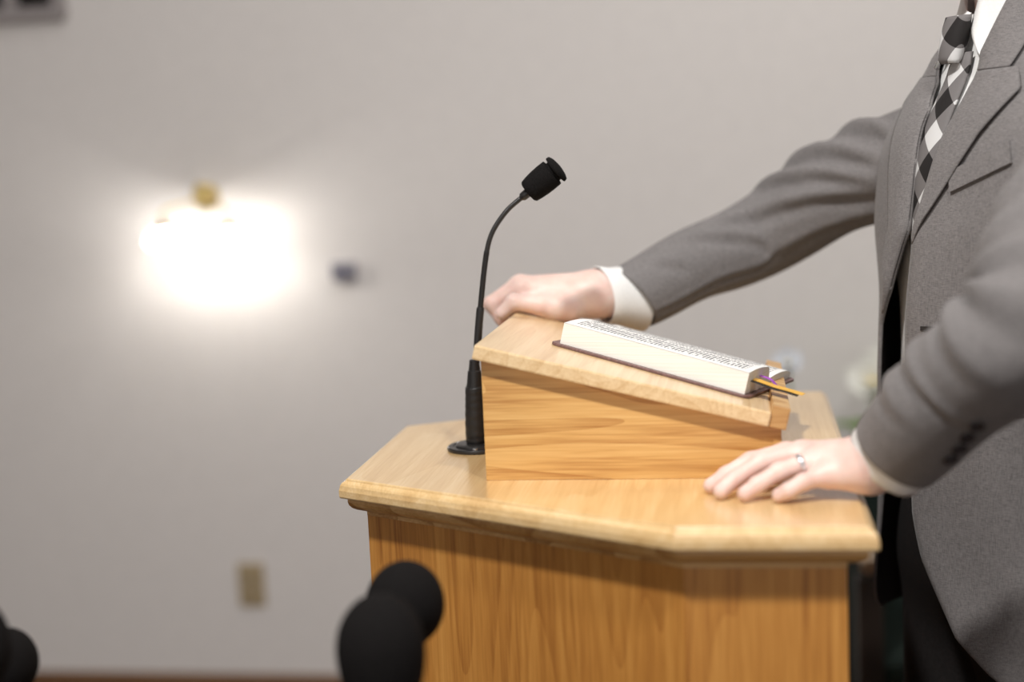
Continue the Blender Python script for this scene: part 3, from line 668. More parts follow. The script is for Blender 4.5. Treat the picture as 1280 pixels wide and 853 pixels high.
far_folds = (ridge([(0.36, 0.02), (0.31, -0.06), (0.25, -0.14)], 0.026, 0.010) + ridge([(0.46, 0.0), (0.38, -0.10), (0.29, -0.20)], 0.024, 0.009) + ridge([(0.53, -0.02), (0.44, -0.14), (0.29, -0.27)], 0.024, 0.008)
    + ridge([(0.73, -0.03), (0.60, -0.12), (0.46, -0.22), (0.28, -0.32)], 0.024, 0.007) + ridge([(0.84, -0.04), (0.74, -0.13), (0.62, -0.22)], 0.026, 0.0045) + ridge([(0.98, -0.31), (0.78, -0.30), (0.56, -0.31)], 0.014, 0.0025, -0.9, 0.028)
    + ridge([(0.94, -0.06), (0.88, -0.16)], 0.03, 0.003) + ridge([(0.56, -0.33), (0.40, -0.38), (0.26, -0.40)], 0.022, 0.005))
s_far, P_far, T_far, R_far = sleeve([RS + np.array((0.06, -0.03, 0.03)), RS, 0.5 * (RS + RE) + np.array((-0.01, 0.02, 0.012)), RE, 0.5 * (RE + RC) + np.array((0, 0.008, 0.004)), RC], [0.074, 0.073, 0.064, 0.058, 0.051, 0.046], far_folds, 'sleeve', slant=0.013)
LS = np.array((0.838, -0.115, 1.385)); LE = np.array((0.708, -0.365, 1.240)); LC = on_y(1121, 562, -0.266); LW = on_y(1092, 578, -0.255)
near_folds = []
for u_, a0, a1, am in [(0.40, -0.35, 0.35, 0.006), (0.47, -0.30, 0.30, 0.007), (0.54, -0.35, 0.25, 0.008), (0.61, -0.30, 0.30, 0.006), (0.69, -0.25, 0.35, 0.007), (0.78, -0.3, 0.2, 0.004), (0.87, -0.2, 0.3, 0.003)]:
    near_folds += [(u_ - 0.02, a0, u_ + 0.03, a1, 0.030, am), (u_ + 0.015, a0 + 0.05, u_ + 0.065, a1 - 0.05, 0.026, -0.8 * am)]
s_near, P_near, T_near, R_near = sleeve([LS + np.array((0.0, 0.09, -0.005)), LS, 0.5 * (LS + LE) + np.array((-0.012, -0.012, 0.004)), LE, 0.45 * LE + 0.55 * LC + np.array((0.0, -0.004, 0.006)), LC], [0.058, 0.072, 0.066, 0.062, 0.056, 0.047], near_folds, 'sleeve', ref=(-0.5, -0.2, 0.8))
NB = BVHTree.FromPolygons([Vector(v) for v in R_near.reshape(-1, 3)], loft(R_near)[1])
for (x, y) in [(1188, 573), (1199, 560), (1209, 546), (1221, 531)]:
    hit = cast(NB, x, y)
    if hit[0] is not None:
        nn = np.array(hit[1]); nn = nn if nn @ ray(x, y) < 0 else -nn
        V, F = lathe([(0.0, 0.0), (0.0068, 0.0), (0.0074, 0.0012), (0.0072, 0.0026), (0.0058, 0.0030), (0.0050, 0.0022), (0.0, 0.0020)], np.array(hit[0]) + nn * 0.0006, nn, 24, False, False); b_ = mesh_obj('cuff_button', V, F, 'horn', s_near)
# shirt cuffs
def cuff(C, T, back, front, r0, r1, A, name='shirt_cuff', slant=0.0):
    T = T / np.linalg.norm(T); pts = [C - T * back, C - T * back * 0.3, C + T * front * 0.6, C + T * front, C + T * (front + 0.0006), C + T * front * 0.7, C - T * back * 0.3]
    rad = [r0, r0 * 0.99, r1, r1, r1 - 0.0012, r1 - 0.0022, r1 - 0.003]; A = A - (A @ T) * T; A /= np.linalg.norm(A); Bq = np.cross(T, A); th = np.linspace(0, 2 * math.pi, 48, endpoint=False)
    V, F = loft([p + r * (np.cos(th)[:, None] * A * 1.06 + np.sin(th)[:, None] * Bq * 0.94) + slant * np.cos(th)[:, None] * T for p, r in zip(pts, rad)]); return mesh_obj(name, V, F, 'shirt', sh)
CUFF_R = (RW - RC); CUFF_R /= np.linalg.norm(CUFF_R)
cuff(RC, CUFF_R, 0.012, 0.046, 0.0405, 0.0350, Zv, slant=0.012); cuff(LC, T_near[-1], 0.05, 0.019, 0.0425, 0.0415, Zv)

# ---- bare body: hands with forearms, head with neck and trunk, grown as smooth surfaces
def chain(P, pts, rad):
    d = None
    for i in range(len(pts) - 1):
        c = sd_cone(P, pts[i], pts[i + 1], rad[i], rad[i + 1]); d = c if d is None else smin(d, c, 0.004)
    return d
def hand_sdf(fingers, palm, kf=0.011):
    def f(P):
        base = None
        for kind, *a in palm:
            d = sd_cone(P, *a) if kind == 'c' else sd_ell(P, *a); base = d if base is None else smin(base, d, 0.016)
        out = base
        for pts, rad in fingers: out = np.minimum(out, smin(base, chain(P, pts, rad), kf))
        return out
    return f
ZT = TOP
def az(x, y, z): return on_z(x, y, z)
# left hand resting on the near corner of the lectern
Lh = dict(
 I=[on_y(982, 566, -0.203), on_y(938, 577, -0.216), on_y(908, 594, -0.226), az(888, 608, ZT + 0.0085)],
 Mi=[on_y(1000, 566, -0.226), on_y(950, 579, -0.241), on_y(919, 599, -0.252), az(901, 615, ZT + 0.0085)],
 Ri=[on_y(1018, 576, -0.247), on_y(974, 590, -0.260), on_y(947, 606, -0.268), az(931, 618, ZT + 0.0085)],
 Pi=[on_y(1034, 593, -0.266), on_y(1004, 603, -0.276), on_y(985, 614, -0.282), az(973, 620, ZT + 0.0078)])
Lw = np.array(LW)
L_f = [(Lh['I'], [.0105, .0098, .0088, .0078]), (Lh['Mi'], [.0110, .0100, .0090, .0080]), (Lh['Ri'], [.0105, .0095, .0086, .0077]), (Lh['Pi'], [.0098, .0086, .0078, .0069])]
th0 = Lw + np.array((-0.022, 0.030, -0.004)); L_f.append(([th0, np.array((0.505, -0.190, ZT + 0.030)), np.array((0.472, -0.186, ZT + 0.016)), np.array((0.446, -0.186, ZT + 0.0088))], [.0150, .0115, .0102, .0085]))
L_palm = [('c', Lw, Lh['I'][0] + np.array((0.004, 0, -0.004)), .021, .0125), ('c', Lw, Lh['Mi'][0] + np.array((0.004, 0, -0.004)), .022, .0130), ('c', Lw + np.array((-0.006, -0.006, -0.003)), Lh['Ri'][0] + np.array((0.004, 0, -0.004)), .021, .0125),
          ('c', Lw + np.array((-0.012, -0.012, -0.006)), Lh['Pi'][0] + np.array((0.003, 0, -0.003)), .0195, .0115), ('c', Lw, LC, .0275, .0285), ('c', LC, LC + 0.5 * (LE - LC), .0285, .030)]
# right hand gripping the far front corner of the slanted board
Rw = np.array(RW)
Rh = dict(
 I=[on_y(650, 359, 0.146), on_y(617, 381, 0.143), np.array((0.136, 0.142, 1.196)), np.array((0.147, 0.142, 1.180))],
 Mi=[on_y(648, 356, 0.168), on_y(614, 380, 0.166), np.array((0.135, 0.164, 1.190)), np.array((0.149, 0.162, 1.175))],
 Ri=[on_y(650, 357, 0.188), on_y(622, 382, 0.188), np.array((0.142, 0.185, 1.190)), np.array((0.156, 0.182, 1.178))],
 Pi=[on_y(656, 362, 0.206), on_y(634, 385, 0.206), np.array((0.150, 0.203, 1.190)), np.array((0.164, 0.200, 1.180))])
R_f = [(Rh['I'], [.0112, .0100, .0090, .0080]), (Rh['Mi'], [.0115, .0102, .0092, .0082]), (Rh['Ri'], [.0108, .0096, .0088, .0078]), (Rh['Pi'], [.0098, .0086, .0078, .0070])]
R_f.append(([on_y(712, 387, 0.142), on_y(675, 382, 0.126), on_y(643, 377, 0.118), on_y(627, 392, 0.118)], [.0165, .0125, .0108, .0088]))
R_palm = [('c', Rw, Rh['I'][0] + np.array((0.006, 0, -0.003)), .024, .0140), ('c', Rw, Rh['Mi'][0] + np.array((0.006, 0, -0.003)), .024, .0145), ('c', Rw + np.array((-.006, .006, 0)), Rh['Ri'][0] + np.array((0.005, 0, -0.003)), .022, .0135),
          ('c', Rw + np.array((-.012, .012, -.002)), Rh['Pi'][0] + np.array((0.004, 0, -0.002)), .019, .0125), ('c', Rw, on_y(690, 385, 0.140), .022, .0175), ('c', Rw, RC, .0275, .0275), ('c', RC, RC + 0.5 * (RE - RC), .0275, .030)]
def bounds(fingers, palm, pad=0.03):
    pts = np.array([p for f, _ in fingers for p in f] + [q for k in palm for q in k[1:3]]); return pts.min(0) - pad, pts.max(0) + pad
parts = []
for ff, pp in ((L_f, L_palm), (R_f, R_palm)):
    lo, hi = bounds(ff, pp, 0.042); V, F = surface_net(hand_sdf(ff, pp), lo, hi, 0.0021); parts.append((smooth_net(V, F, 2, 0.5), F))
# head faces the lectern; trunk and upper arms run on inside the clothes
HC = np.array((0.756, 0.080, 1.700)); hf = np.array((-0.97, -0.22, -0.10)); hf /= np.linalg.norm(hf); hl = np.cross(hf, Zv); hl /= np.linalg.norm(hl); hu = np.cross(hl, hf)
HR = np.stack([hf, hl, hu], 1)
def hp(f, l, u): return HC + f * hf + l * hl + u * hu
NB0 = tp(1.49, 0, 0) * np.array((0, 0, 1)) + (CB + Fv * -0.006) * np.array((1, 1, 0))
def head_sdf(P):
    d = sd_ell(P, hp(-0.012, 0, 0.030), (0.098, 0.076, 0.092), HR)
    d = smin(d, sd_ell(P, hp(0.022, 0, -0.035), (0.068, 0.060, 0.082), HR), 0.03)
    d = smin(d, sd_cone(P, hp(0.070, 0, -0.098), hp(0.010, 0.042, -0.070), 0.017, 0.020), 0.02); d = smin(d, sd_cone(P, hp(0.070, 0, -0.098), hp(0.010, -0.042, -0.070), 0.017, 0.020), 0.02)
    d = smin(d, sd_cone(P, hp(0.088, 0, 0.012), hp(0.106, 0, -0.028), 0.008, 0.0125), 0.012)                      # nose
    for s in (-1, 1):
        d = smin(d, sd_ell(P, hp(0.094, s * 0.009, -0.032), (0.010, 0.008, 0.007), HR), 0.008)
        d = smin(d, sd_cone(P, hp(0.083, s * 0.010, 0.026), hp(0.072, s * 0.044, 0.027), 0.009, 0.008), 0.012)   # brow
        d = smax(d, -sd_ell(P, hp(0.092, s * 0.031, 0.008), (0.016, 0.016, 0.011), HR), 0.014)                    # eye socket
        e = sd_ell(P, hp(-0.012, s * 0.079, -0.008), (0.017, 0.007, 0.031), HR); d = smin(d, smax(e, -sd_ell(P, hp(-0.006, s * 0.087, -0.006), (0.009, 0.005, 0.018), HR), 0.004), 0.006)
    d = smin(d, sd_cone(P, hp(0.087, -0.018, -0.057), hp(0.087, 0.018, -0.057), 0.0055, 0.0055), 0.006); d = smin(d, sd_cone(P, hp(0.086, -0.016, -0.068), hp(0.086, 0.016, -0.068), 0.006, 0.006), 0.006)
    d = smin(d, sd_cone(P, NB0 + np.array((0, 0, -0.06)), hp(-0.014, 0, -0.060), 0.050, 0.048), 0.015)
    ch = CB + np.array((0, 0, 1.28)); d = smin(d, sd_ell(P, ch, (0.10, 0.165, 0.20), np.stack([Fv, Lv, Zv], 1)), 0.06); d = smin(d, sd_ell(P, CB + np.array((0, 0, 1.10)), (0.095, 0.145, 0.12), np.stack([Fv, Lv, Zv], 1)), 0.06)
    d = smin(d, sd_cone(P, LS, LE, 0.042, 0.032), 0.03); d = smin(d, sd_cone(P, RS, RE, 0.042, 0.032), 0.03)
    d = smin(d, sd_cone(P, LE, LE + 0.55 * (Lw - LE), 0.032, 0.030), 0.01); d = smin(d, sd_cone(P, RE, RE + 0.55 * (Rw - RE), 0.032, 0.030), 0.01)
    return d
V, F = surface_net(head_sdf, (0.30, -0.42, 0.86), (1.02, 0.46, 1.86), 0.0045); parts.append((smooth_net(V, F, 1, 0.4), F))
V, F = merge(*parts); body = mesh_obj('body', V, F, 'skin', person)
def hair_sdf(P):
    d = sd_ell(P, hp(-0.018, 0, 0.040), (0.104, 0.083, 0.095), HR)
    cut = (P - hp(0.066, 0, 0.070)) @ (hf * 0.92 - hu * 0.40); cut2 = (P - hp(0.018, 0, 0.0)) @ (hf * 0.75 - hu * 0.66)
    low = (P - hp(0, 0, -0.045)) @ (-hu); return smax(smax(smax(d, cut, 0.01), cut2, 0.01), low, 0.01)
V, F = surface_net(hair_sdf, HC - 0.14, HC + 0.16, 0.005); V = smooth_net(V, F, 1, 0.4) ; V = V + 0.0022 * np.sin(V @ (hl * 420 + hu * 60))[:, None] * hu * 0.6; mesh_obj('hair', V, F, 'hair', person)
for s in (-1, 1):
    V, F = lathe([(0.0001, -0.0115), (0.006, -0.0098), (0.0098, -0.006), (0.0115, 0), (0.0098, 0.006), (0.006, 0.0098), (0.0001, 0.0115)], hp(0.0722, s * 0.031, 0.008), hf, 20); ey = mesh_obj('eye', V, F, 'eye_white', body)
    V, F = lathe([(0.0054, 0.0101), (0.003, 0.0112), (0.0001, 0.0117)], hp(0.0722, s * 0.031, 0.008), hf, 16); mesh_obj('iris', V, F, 'iris', ey)
# fingernails
def nail(tip, prev, up, w=0.0050, l=0.0052, r=0.0075):
    t = np.array(tip) - np.array(prev); t /= np.linalg.norm(t); up = np.array(up, float); up = up - (up @ t) * t; up /= np.linalg.norm(up); s = np.cross(t, up); G = []
    for i in np.linspace(-1, 1, 7):
        for j in np.linspace(-1, 1, 7):
            x, y = i * math.sqrt(max(0, 1 - j * j / 2)), j * math.sqrt(max(0, 1 - i * i / 2)); G.append(np.array(tip) + t * (x * l - 0.0012) + s * y * w + up * (r + 0.0004 - 0.0018 * y * y - 0.0016 * max(0, x) ** 2))
    V, F = loft(np.array(G).reshape(7, 7, 3), False); return mesh_obj('fingernail', V, F, 'nail', body)
for k, r in (('I', .0078), ('Mi', .0080), ('Ri', .0077), ('Pi', .0069)): nail(Lh[k][3], Lh[k][2], (-0.1, -0.1, 1), r=r)
nail(R_f[4][0][3], R_f[4][0][2], (-0.8, -0.5, 0.5), r=.0088); nail(L_f[4][0][3], L_f[4][0][2], (0, 0.6, 0.8), r=.0085)
# wedding ring on the left ring finger
a, b = Lh['Ri'][0], Lh['Ri'][1]; rc = a + 0.42 * (b - a); rd = (b - a) / np.linalg.norm(b - a)
V, F = lathe([(0.0106, -0.0026), (0.0116, -0.0026), (0.0119, 0.0), (0.0116, 0.0026), (0.0106, 0.0026), (0.0104, 0.0)], rc, rd, 40, False, False)
Fq = F + [(i, (i + 1) % 40, 200 + (i + 1) % 40, 200 + i) for i in range(40)]; fix_normals(mesh_obj('wedding_ring', V, Fq, 'silver', person))
# trousers and shoes
FT = [CB + Lv * 0.10 + Fv * -0.01, CB - Lv * 0.11 + Fv * 0.02]
def trouser_sdf(P):
    R3 = np.stack([Fv, Lv, Zv], 1); d = sd_ell(P, CB + np.array((0, 0, 0.93)), (0.125, 0.175, 0.16), R3)
    for k, s in ((0, 1), (1, -1)):
        hip = CB + Lv * 0.085 * s + np.array((0, 0, 0.86)); kn = 0.5 * (hip + FT[k]) * np.array((1, 1, 0)) + np.array((0, 0, 0.50)) + Fv * 0.012; an = FT[k] * np.array((1, 1, 0)) + np.array((0, 0, 0.075))
        d = smin(d, smin(sd_cone(P, hip, kn, 0.098, 0.073), sd_cone(P, kn, an, 0.073, 0.066), 0.02), 0.05 if True else 0)
    d = smax(d, 0.022 - P[..., 2] + 0.004 * np.sin(P[..., 0] * 60), 0.004); return smax(d, P[..., 2] - 1.06, 0.01)
V, F = surface_net(trouser_sdf, (0.50, -0.22, 0.0), (1.06, 0.40, 1.10), 0.008); mesh_obj('trousers', smooth_net(V, F, 2, 0.5), F, 'trouser', person)
for k in (0, 1):
    c = FT[k] * np.array((1, 1, 0)); 
    def shoe_sdf(P, c=c):
        d = sd_cone(P, c + Fv * -0.055 + Zv * 0.045, c + Fv * 0.06 + Zv * 0.042, 0.040, 0.040); d = smin(d, sd_cone(P, c + Fv * 0.06 + Zv * 0.040, c + Fv * 0.165 + Zv * 0.032, 0.042, 0.032), 0.03)
        d = smin(d, sd_cone(P, c + Zv * 0.05 - Fv * 0.02, c + Zv * 0.10 - Fv * 0.02, 0.042, 0.040), 0.02); return smax(d, 0.004 - P[..., 2], 0.004)
    V, F = surface_net(shoe_sdf, c - np.array((0.26, 0.26, 0.01)), c + np.array((0.26, 0.26, 0.16)), 0.007); mesh_obj('shoe', smooth_net(V, F, 1), F, 'shoe', person)

# ================================================================== WALL FIXTURES
def wall_pt(x, y, d=0.0): return on_y(x, y, WY - d)
# sconce
bp = wall_pt(256, 247, 0.012); SD = 0.135
sL, sR = wall_pt(206, 298, SD), wall_pt(287, 298, SD)
sconce = thing('wall_sconce', 'brass wall sconce with two glowing glass shades', 'wall lamp', (bp[0], WY, bp[2]))
V, F = lathe([(0.0, 0.0), (0.034, 0.0), (0.034, 0.004), (0.028, 0.010), (0.016, 0.014), (0.010, 0.022), (0.0, 0.024)], (bp[0], WY, bp[2]), (0, -1, 0), 32, False, False); mesh_obj('backplate', V, F, 'brass', sconce)
V, F = lathe([(0.0, -0.02), (0.010, -0.018), (0.013, 0.0), (0.018, 0.012), (0.011, 0.026), (0.004, 0.034), (0.0, 0.036)], (bp[0], WY - 0.045, bp[2] + 0.004), (0, 0, 1), 24, False, False); mesh_obj('finial', V, F, 'brass', sconce)
M['bulb'] = emit_mat('bulb', (1.0, 0.95, 0.88, 1), 270.0); M['frosted'] = frosted('frosted')
for c in (sL, sR):
    top = c + np.array((0, 0, 0.030)); pts = catmull([(bp[0], WY - 0.02, bp[2]), ((bp[0] + top[0]) / 2, WY - 0.085, bp[2] - 0.012), (top[0], top[1], top[2] + 0.034), tuple(top)], 24)
    V, F = tube(pts, 0.0045, 10, (0.1, 0.3, 1)); mesh_obj('arm', V, F, 'brass', sconce)
    V, F = lathe([(0.0, 0.010), (0.012, 0.008), (0.026, -0.002), (0.030, -0.010), (0.028, -0.011), (0.0, -0.006)], top, (0, 0, 1), 24, False, False); mesh_obj('shade_holder', V, F, 'brass', sconce)
    ths = np.linspace(0, 2 * math.pi, 64, endpoint=False); rg = []
    for r, hgt, fl in [(0.029, 0.020, 0), (0.036, 0.010, .001), (0.042, -0.002, .002), (0.046, -0.012, .003), (0.048, -0.0165, .004), (0.046, -0.0165, .004), (0.044, -0.0115, .003), (0.040, -0.002, .002)]:
        q = r + fl * np.cos(8 * ths); rg.append(np.stack([c[0] + q * np.cos(ths), c[1] + q * np.sin(ths), np.full(64, c[2] + hgt + fl * np.cos(8 * ths))], 1))
    V, F = loft(np.array(rg)); mesh_obj('glass_shade', V, F, 'frosted', sconce)
    V, F = lathe([(0.0, 0.024), (0.006, 0.023), (0.007, 0.010), (0.0105, 0.005), (0.012, 0.0), (0.0105, -0.006), (0.006, -0.0105), (0.0, -0.012)], c, (0, 0, 1), 20, False, False); mesh_obj('bulb', V, F, 'bulb', sconce)
# thermostat
t0 = wall_pt(432, 339); th_ = thing('thermostat', 'small grey thermostat on the wall right of the sconce', 'thermostat', (t0[0], WY, t0[2]))
V, F = box((t0[0] - 0.030, WY - 0.022, t0[2] - 0.022), (t0[0] + 0.030, WY, t0[2] + 0.022), 0.004); mesh_obj('casing', V, F, 'pale_grey', th_, smooth=False)
V, F = box((t0[0] - 0.020, WY - 0.0235, t0[2] - 0.010), (t0[0] + 0.006, WY - 0.0222, t0[2] + 0.012), 0.0005); mesh_obj('display', V, F, 'grey_lcd', th_, smooth=False)
V, F = lathe([(0.005, 0.0), (0.005, 0.003), (0.004, 0.004)], (t0[0] + 0.018, WY - 0.0218, t0[2]), (0, -1, 0), 16); mesh_obj('dial', V, F, 'grey_lcd', th_)
# outlet
t0 = wall_pt(315, 731); ol = thing('wall_outlet', 'beige electrical outlet low on the wall below the sconce', 'outlet', (t0[0], WY, t0[2]))
V, F = box((t0[0] - 0.035, WY - 0.006, t0[2] - 0.057), (t0[0] + 0.035, WY, t0[2] + 0.057), 0.003); mesh_obj('cover_plate', V, F, 'ivory', ol, smooth=False)
for dz in (-0.020, 0.020):
    V, F = lathe([(0.0165, 0.0), (0.0165, 0.002), (0.015, 0.003)], (t0[0], WY - 0.0058, t0[2] + dz), (0, -1, 0), 24); rc_ = mesh_obj('receptacle', V, F, 'ivory', ol)
    for dx in (-0.006, 0.006):
        V, F = box((t0[0] + dx - 0.0012, WY - 0.0096, t0[2] + dz - 0.002), (t0[0] + dx + 0.0012, WY - 0.0087, t0[2] + dz + 0.007)); mesh_obj('slot', V, F, 'slot', rc_, smooth=False)
V, F = lathe([(0.003, 0.0), (0.003, 0.001), (0.002, 0.0018)], (t0[0], WY - 0.006, t0[2]), (0, -1, 0), 12); mesh_obj('screw', V, F, 'silver', ol)
# high window with dark panes, cut by the corner of the picture
wa, wb = wall_pt(72, 9), wall_pt(-150, 9); wz = wa[2]
wn = bpy.data.objects.new('window_1', None); COL.objects.link(wn); wn.location = (wb[0], WY, wz); struct(wn)
wx0, wx1, wh = wall_pt(-190, 0)[0], wall_pt(70, 0)[0], 0.80; fw = 0.028
def wbox(x0, x1, z0, z1, d, name, mat): V, F = box((x0, WY - d, z0), (x1, WY - 0.001, z1), 0.002); return mesh_obj(name, V, F, mat, wn, smooth=False)
wbox(wx0 - fw, wx1 + fw, wz - fw, wz, 0.030, 'bottom_rail', 'frame_paint'); wbox(wx0 - fw, wx1 + fw, wz + wh, wz + wh + fw, 0.030, 'top_rail', 'frame_paint')
wbox(wx0 - fw, wx0, wz, wz + wh, 0.030, 'side_stile', 'frame_paint'); wbox(wx1, wx1 + fw, wz, wz + wh, 0.030, 'side_stile', 'frame_paint')
mx = [wall_pt(17, 5)[0], wall_pt(17, 5)[0] - (wx1 - wall_pt(17, 5)[0]) - 0.02]
edges = [wx0] + [q for x in sorted(mx) for q in (x - 0.016, x + 0.016)] + [wx1]
for x in mx: wbox(x - 0.016, x + 0.016, wz, wz + wh, 0.026, 'mullion', 'frame_paint')
for i in range(0, len(edges), 2): wbox(edges[i], edges[i + 1], wz, wz + wh, 0.008, 'pane', 'dark_pane')

# ================================================================== FLOWERS, TABLE AND CHAIR BEHIND THE LECTERN
TZ = 0.60
def bloom(c, d, size, mat, parent, petals=6):
    d = np.array(d, float); d /= np.linalg.norm(d); t = np.array((1.0, 0.1, 0)); e1 = np.cross(d, t); e1 /= np.linalg.norm(e1); e2 = np.cross(d, e1); parts_ = []
    for ring, (cnt, op, sc) in enumerate(((petals, 1.0, 1.0), (petals - 1, 0.55, 0.8))):
        for k in range(cnt):
            a = 2 * math.pi * (k + 0.5 * ring) / cnt; rd_ = math.cos(a) * e1 + math.sin(a) * e2; tn = np.cross(d, rd_); G = []
            for u in np.linspace(0, 1, 7):
                w = size * sc * 0.48 * math.sin(math.pi * min(1, 0.12 + 0.86 * u)) ** 0.8; ctr = np.array(c) + rd_ * size * sc * op * math.sin(u * 1.45) + d * size * sc * (0.75 * (1 - math.cos(u * 1.3)) + 0.25 * u * (1.6 - op))
                G.append([ctr + tn * w * j + d * size * 0.10 * j * j for j in (-1, -0.5, 0, 0.5, 1)])
            parts_.append(loft(np.array(G), False))
    V, F = merge(*parts_); o = mesh_obj('flower', V, F, mat, parent)
    V, F = lathe([(0.0, 0.0), (size * 0.16, size * 0.05), (size * 0.18, size * 0.22), (size * 0.08, size * 0.34), (0.0, size * 0.36)], c, d, 12, False, False); mesh_obj('flower_centre', V, F, 'pollen', o); return o
def leaf_blade(c, d, l, w, parent):
    d = np.array(d, float); d /= np.linalg.norm(d); s = np.cross(d, Zv); s /= np.linalg.norm(s); n_ = np.cross(s, d); G = []
    for u in np.linspace(0, 1, 8):
        ctr = np.array(c) + d * l * u - Zv * 0.35 * l * u * u; ww = w * math.sin(math.pi * (0.06 + 0.92 * u)) ** 0.7; G.append([ctr + s * ww * j + n_ * abs(j) * ww * 0.35 for j in (-1, -0.4, 0, 0.4, 1)])
    V, F = loft(np.array(G), False); return mesh_obj('leaf', V, F, 'leaf', parent)
def arrangement(base, label, flowers, leaves, mat, vh=0.10, vr=0.05):
    t = thing('flower_arrangement', label, 'flowers', tuple(base), 'flowers behind the lectern')
    V, F = lathe([(vr * 0.55, 0), (vr * 0.9, vh * 0.15), (vr, vh * 0.5), (vr * 0.75, vh * 0.85), (vr * 0.85, vh), (vr * 0.78, vh), (vr * 0.68, vh * 0.85), (vr * 0.2, vh * 0.7)], base, (0, 0, 1), 28); mesh_obj('vase', V, F, 'vase', t, autosmooth=60)
    root = np.array(base) + Zv * vh * 0.9
    for (c, s) in flowers:
        c = np.array(c); d = c - root; mid = 0.5 * (root + c) + np.array((0, 0, 0.02)); V, F = tube(catmull([root, mid, c], 10), 0.003, 8, (0.3, 0.9, 0.1)); mesh_obj('stem', V, F, 'leaf', t)
        dd = d / np.linalg.norm(d) + np.array((0, -0.9, 0.1)); bloom(c, dd, s, mat, t)
    for (a, el, l) in leaves:
        d = np.array((math.cos(a) * math.cos(el), math.sin(a) * math.cos(el), math.sin(el))); leaf_blade(root + d * 0.02, d, l, l * 0.20, t)
    return t
ya = 1.50
f1 = [(on_y(1092, 482, ya), 0.056), (on_y(1106, 462, ya + 0.05), 0.050), (on_y(1150, 470, ya), 0.05), (on_y(1180, 440, ya + 0.06), 0.05), (on_y(1110, 510, ya - 0.02), 0.042)]
b1 = on_y(1128, 560, ya); b1[2] = TZ
def plant_stand(b, label):
    t = thing('plant_stand', label, 'stand', (b[0], b[1], 0), 'plant stands'); z = b[2]
    V, F = lathe([(0.0, z - 0.02), (0.065, z - 0.02), (0.07, z - 0.015), (0.07, z - 0.005), (0.065, z), (0.0, z)], (b[0], b[1], 0), (0, 0, 1), 32, False, False); mesh_obj('stand_top', V, F, 'dark_wood', t, autosmooth=40)
    V, F = lathe([(0.03, 0.02), (0.02, 0.06), (0.016, 0.3), (0.02, z - 0.07), (0.035, z - 0.02)], (b[0], b[1], 0), (0, 0, 1), 20); mesh_obj('column', V, F, 'dark_wood', t)
    for a in (0.4, 2.5, 4.6):
        V, F = tube(catmull([(b[0], b[1], 0.06), (b[0] + 0.05 * math.cos(a), b[1] + 0.05 * math.sin(a), 0.05), (b[0] + 0.09 * math.cos(a), b[1] + 0.09 * math.sin(a), 0.011)], 10), 0.011, 10); mesh_obj('foot', V, F, 'dark_wood', t)
plant_stand(b1, 'dark plant stand with white flowers between the armchair and the wall')
lv = [(a, e_, l_) for a, e_, l_ in [(3.0, 0.75, 0.20), (3.3, 0.35, 0.18), (2.7, 0.15, 0.19), (3.6, 0.95, 0.19), (3.9, 0.2, 0.17), (4.6, 0.3, 0.16), (5.2, 0.5, 0.18), (0.2, 0.5, 0.2), (0.9, 0.6, 0.2), (1.8, 0.7, 0.2), (5.9, 0.3, 0.18), (4.2, 0.6, 0.19), (3.1, -0.05, 0.17)]]
arrangement(b1, 'white flowers with green leaves behind the grey jacket', f1, lv, 'petal')
# slim plant stand with a single cool white bloom showing over the reading stand
c2 = on_y(985, 458, 1.30); b2 = np.array((c2[0] + 0.01, 1.30, 0.62))
plant_stand(b2, 'slim dark plant stand hidden behind the lectern')
arrangement(b2, 'pale white bloom just showing over the end of the reading stand', [(c2, 0.032), (c2 + np.array((-0.03, 0.02, -0.05)), 0.03)], [(2.8, 0.3, 0.08), (0.3, 0.2, 0.05), (4.6, 0.4, 0.07), (1.5, 0.5, 0.06)], 'petal_cool', 0.09, 0.045)
# chair beside the lectern in the shade of the preacher
ch0 = np.array((0.935, 1.06)); 
chair = thing('armchair', 'dark green padded armchair behind the man in the suit', 'chair', (ch0[0], ch0[1], 0))
cw, cd = 0.29, 0.24
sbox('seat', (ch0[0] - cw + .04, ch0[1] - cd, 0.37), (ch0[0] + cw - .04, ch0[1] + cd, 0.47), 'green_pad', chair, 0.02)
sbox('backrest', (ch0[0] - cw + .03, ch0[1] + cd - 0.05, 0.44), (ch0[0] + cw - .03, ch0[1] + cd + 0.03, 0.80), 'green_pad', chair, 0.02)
for sx in (-1, 1):
    x = ch0[0] + sx * (cw - 0.02)
    for yy, zt in ((ch0[1] - cd + 0.02, 0.63), (ch0[1] + cd, 0.70)): sbox('leg', (x - 0.022, yy - 0.022, 0), (x + 0.022, yy + 0.022, zt), 'dark_wood', chair, 0.003)
    sbox('side_panel', (x - 0.012, ch0[1] - cd + 0.04, 0.30), (x + 0.012, ch0[1] + cd - 0.02, 0.63), 'green_pad', chair, 0.004)
    V, F = tube(catmull([(x, ch0[1] + cd - 0.03, 0.655), (x, ch0[1], 0.662), (x, ch0[1] - cd + 0.01, 0.660), (x, ch0[1] - cd - 0.02, 0.656)], 14), [0.018] * 12 + [0.02, 0.014], 12); mesh_obj('armrest', V, F, 'light_arm' if sx < 0 else 'dark_wood', chair)

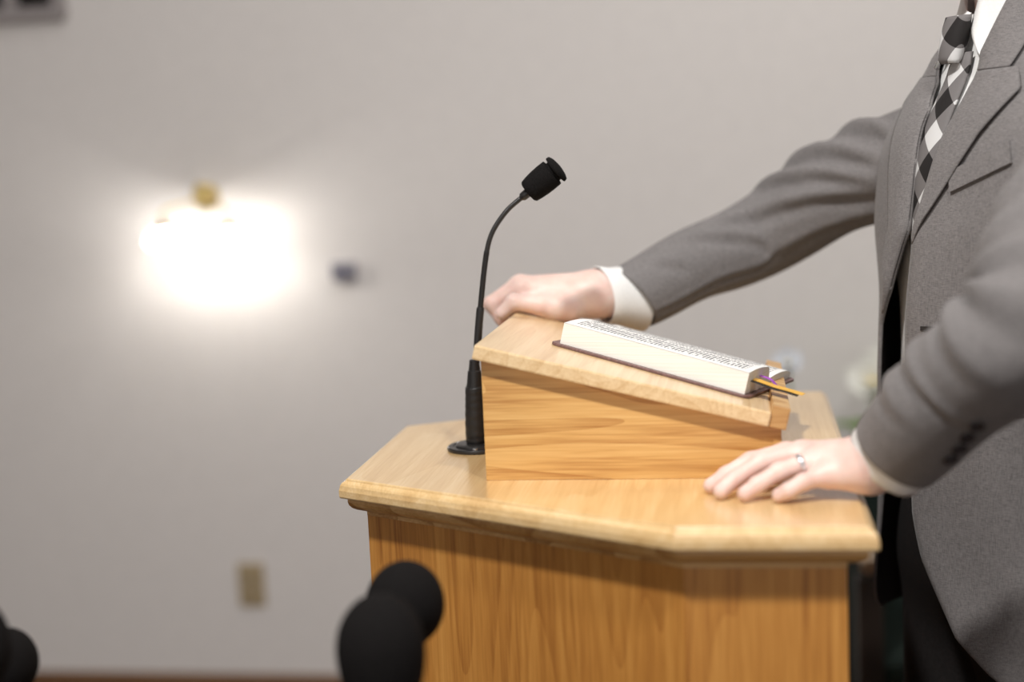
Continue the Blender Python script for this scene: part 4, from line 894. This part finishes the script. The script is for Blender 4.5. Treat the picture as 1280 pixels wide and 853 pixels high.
# ================================================================== FOREGROUND MICROPHONES ON STANDS
def vocal_mic(px, py, Y, rad, label, tilt, squash=1.12, low=1.05):
    c = on_y(px, py, Y); t = thing('microphone_stand', label, 'microphone', (c[0], c[1], 0), 'foam-covered microphones in the foreground')
    d = np.array(tilt, float); d /= np.linalg.norm(d)
    prof_ = [(0.0, rad * squash)] + [(rad * math.sin(a), rad * (squash * math.cos(a) if a < math.pi / 2 else math.cos(a) * low)) for a in np.linspace(0.15, 2.45, 16)] + [(rad * 0.50, -rad * low * 0.97), (rad * 0.45, -rad * low)]
    V, F = lathe(prof_, c, d, 36, False, True); mesh_obj('foam_windscreen', V, F, 'foam', t)
    e_ = c - d * (rad * low + 0.12); V, F = tube([c - d * rad * low * 0.9, c - d * (rad * low + 0.06), e_], [0.019, 0.015, 0.011], 20, (0.2, 0.9, 0.1)); mesh_obj('microphone_body', V, F, 'black_metal', t)
    b = e_ - d * 0.01; V, F = tube([e_ + d * 0.05, e_ + d * 0.01, b], [0.017, 0.018, 0.012], 20, (0.2, 0.9, 0.1)); mesh_obj('clip', V, F, 'black_satin', t)
    foot = np.array((b[0], b[1], 0.0)); V, F = tube([b + np.array((0, 0, 0.01)), foot + Zv * 0.5, foot + Zv * 0.03], 0.009, 14, (1, 0.1, 0)); mesh_obj('pole', V, F, 'black_satin', t)
    V, F = lathe([(0.0, 0.0), (0.052, 0.0), (0.052, 0.012), (0.045, 0.020), (0.02, 0.028), (0.014, 0.04), (0.0, 0.04)], foot, (0, 0, 1), 40, False, False); mesh_obj('round_base', V, F, 'black_metal', t, autosmooth=40)
    return t
vocal_mic(506, 757, -0.44, 0.0375, 'black foam microphone on a stand, right of the pair before the lectern', (0.10, 0.15, 1))
vocal_mic(476, 812, -0.56, 0.0385, 'black foam microphone on a stand, nearest of the pair before the lectern', (-0.03, 0.1, 1), 1.25, 1.7)
vocal_mic(6, 831, -0.46, 0.0320, 'black foam microphone at the lower left edge, right one of two', (0.10, 0.15, 1))
vocal_mic(-42, 816, -0.59, 0.0380, 'black foam microphone mostly cut off at the lower left edge', (-0.05, 0.3, 1), 1.3)

# ================================================================== CEILING SPOT HOUSINGS
for k, (loc, aim, s, p) in enumerate(LAMPS):
    t = thing('ceiling_spotlight', ['round white ceiling spotlight in front of the lectern', 'round white ceiling spotlight in front of the man', 'added round white ceiling spotlight brightening the wall behind the man', 'added round white ceiling spotlight brightening the wall above the sconce'][k], 'ceiling light', (loc[0], loc[1], CEIL), 'ceiling spotlights')
    V, F = lathe([(0.10, -0.002), (0.105, -0.03), (0.098, -0.046), (0.094, -0.046), (0.094, -0.004)], (loc[0], loc[1], CEIL), (0, 0, 1), 36, False, False); mesh_obj('housing', V, F, 'white_metal', t)
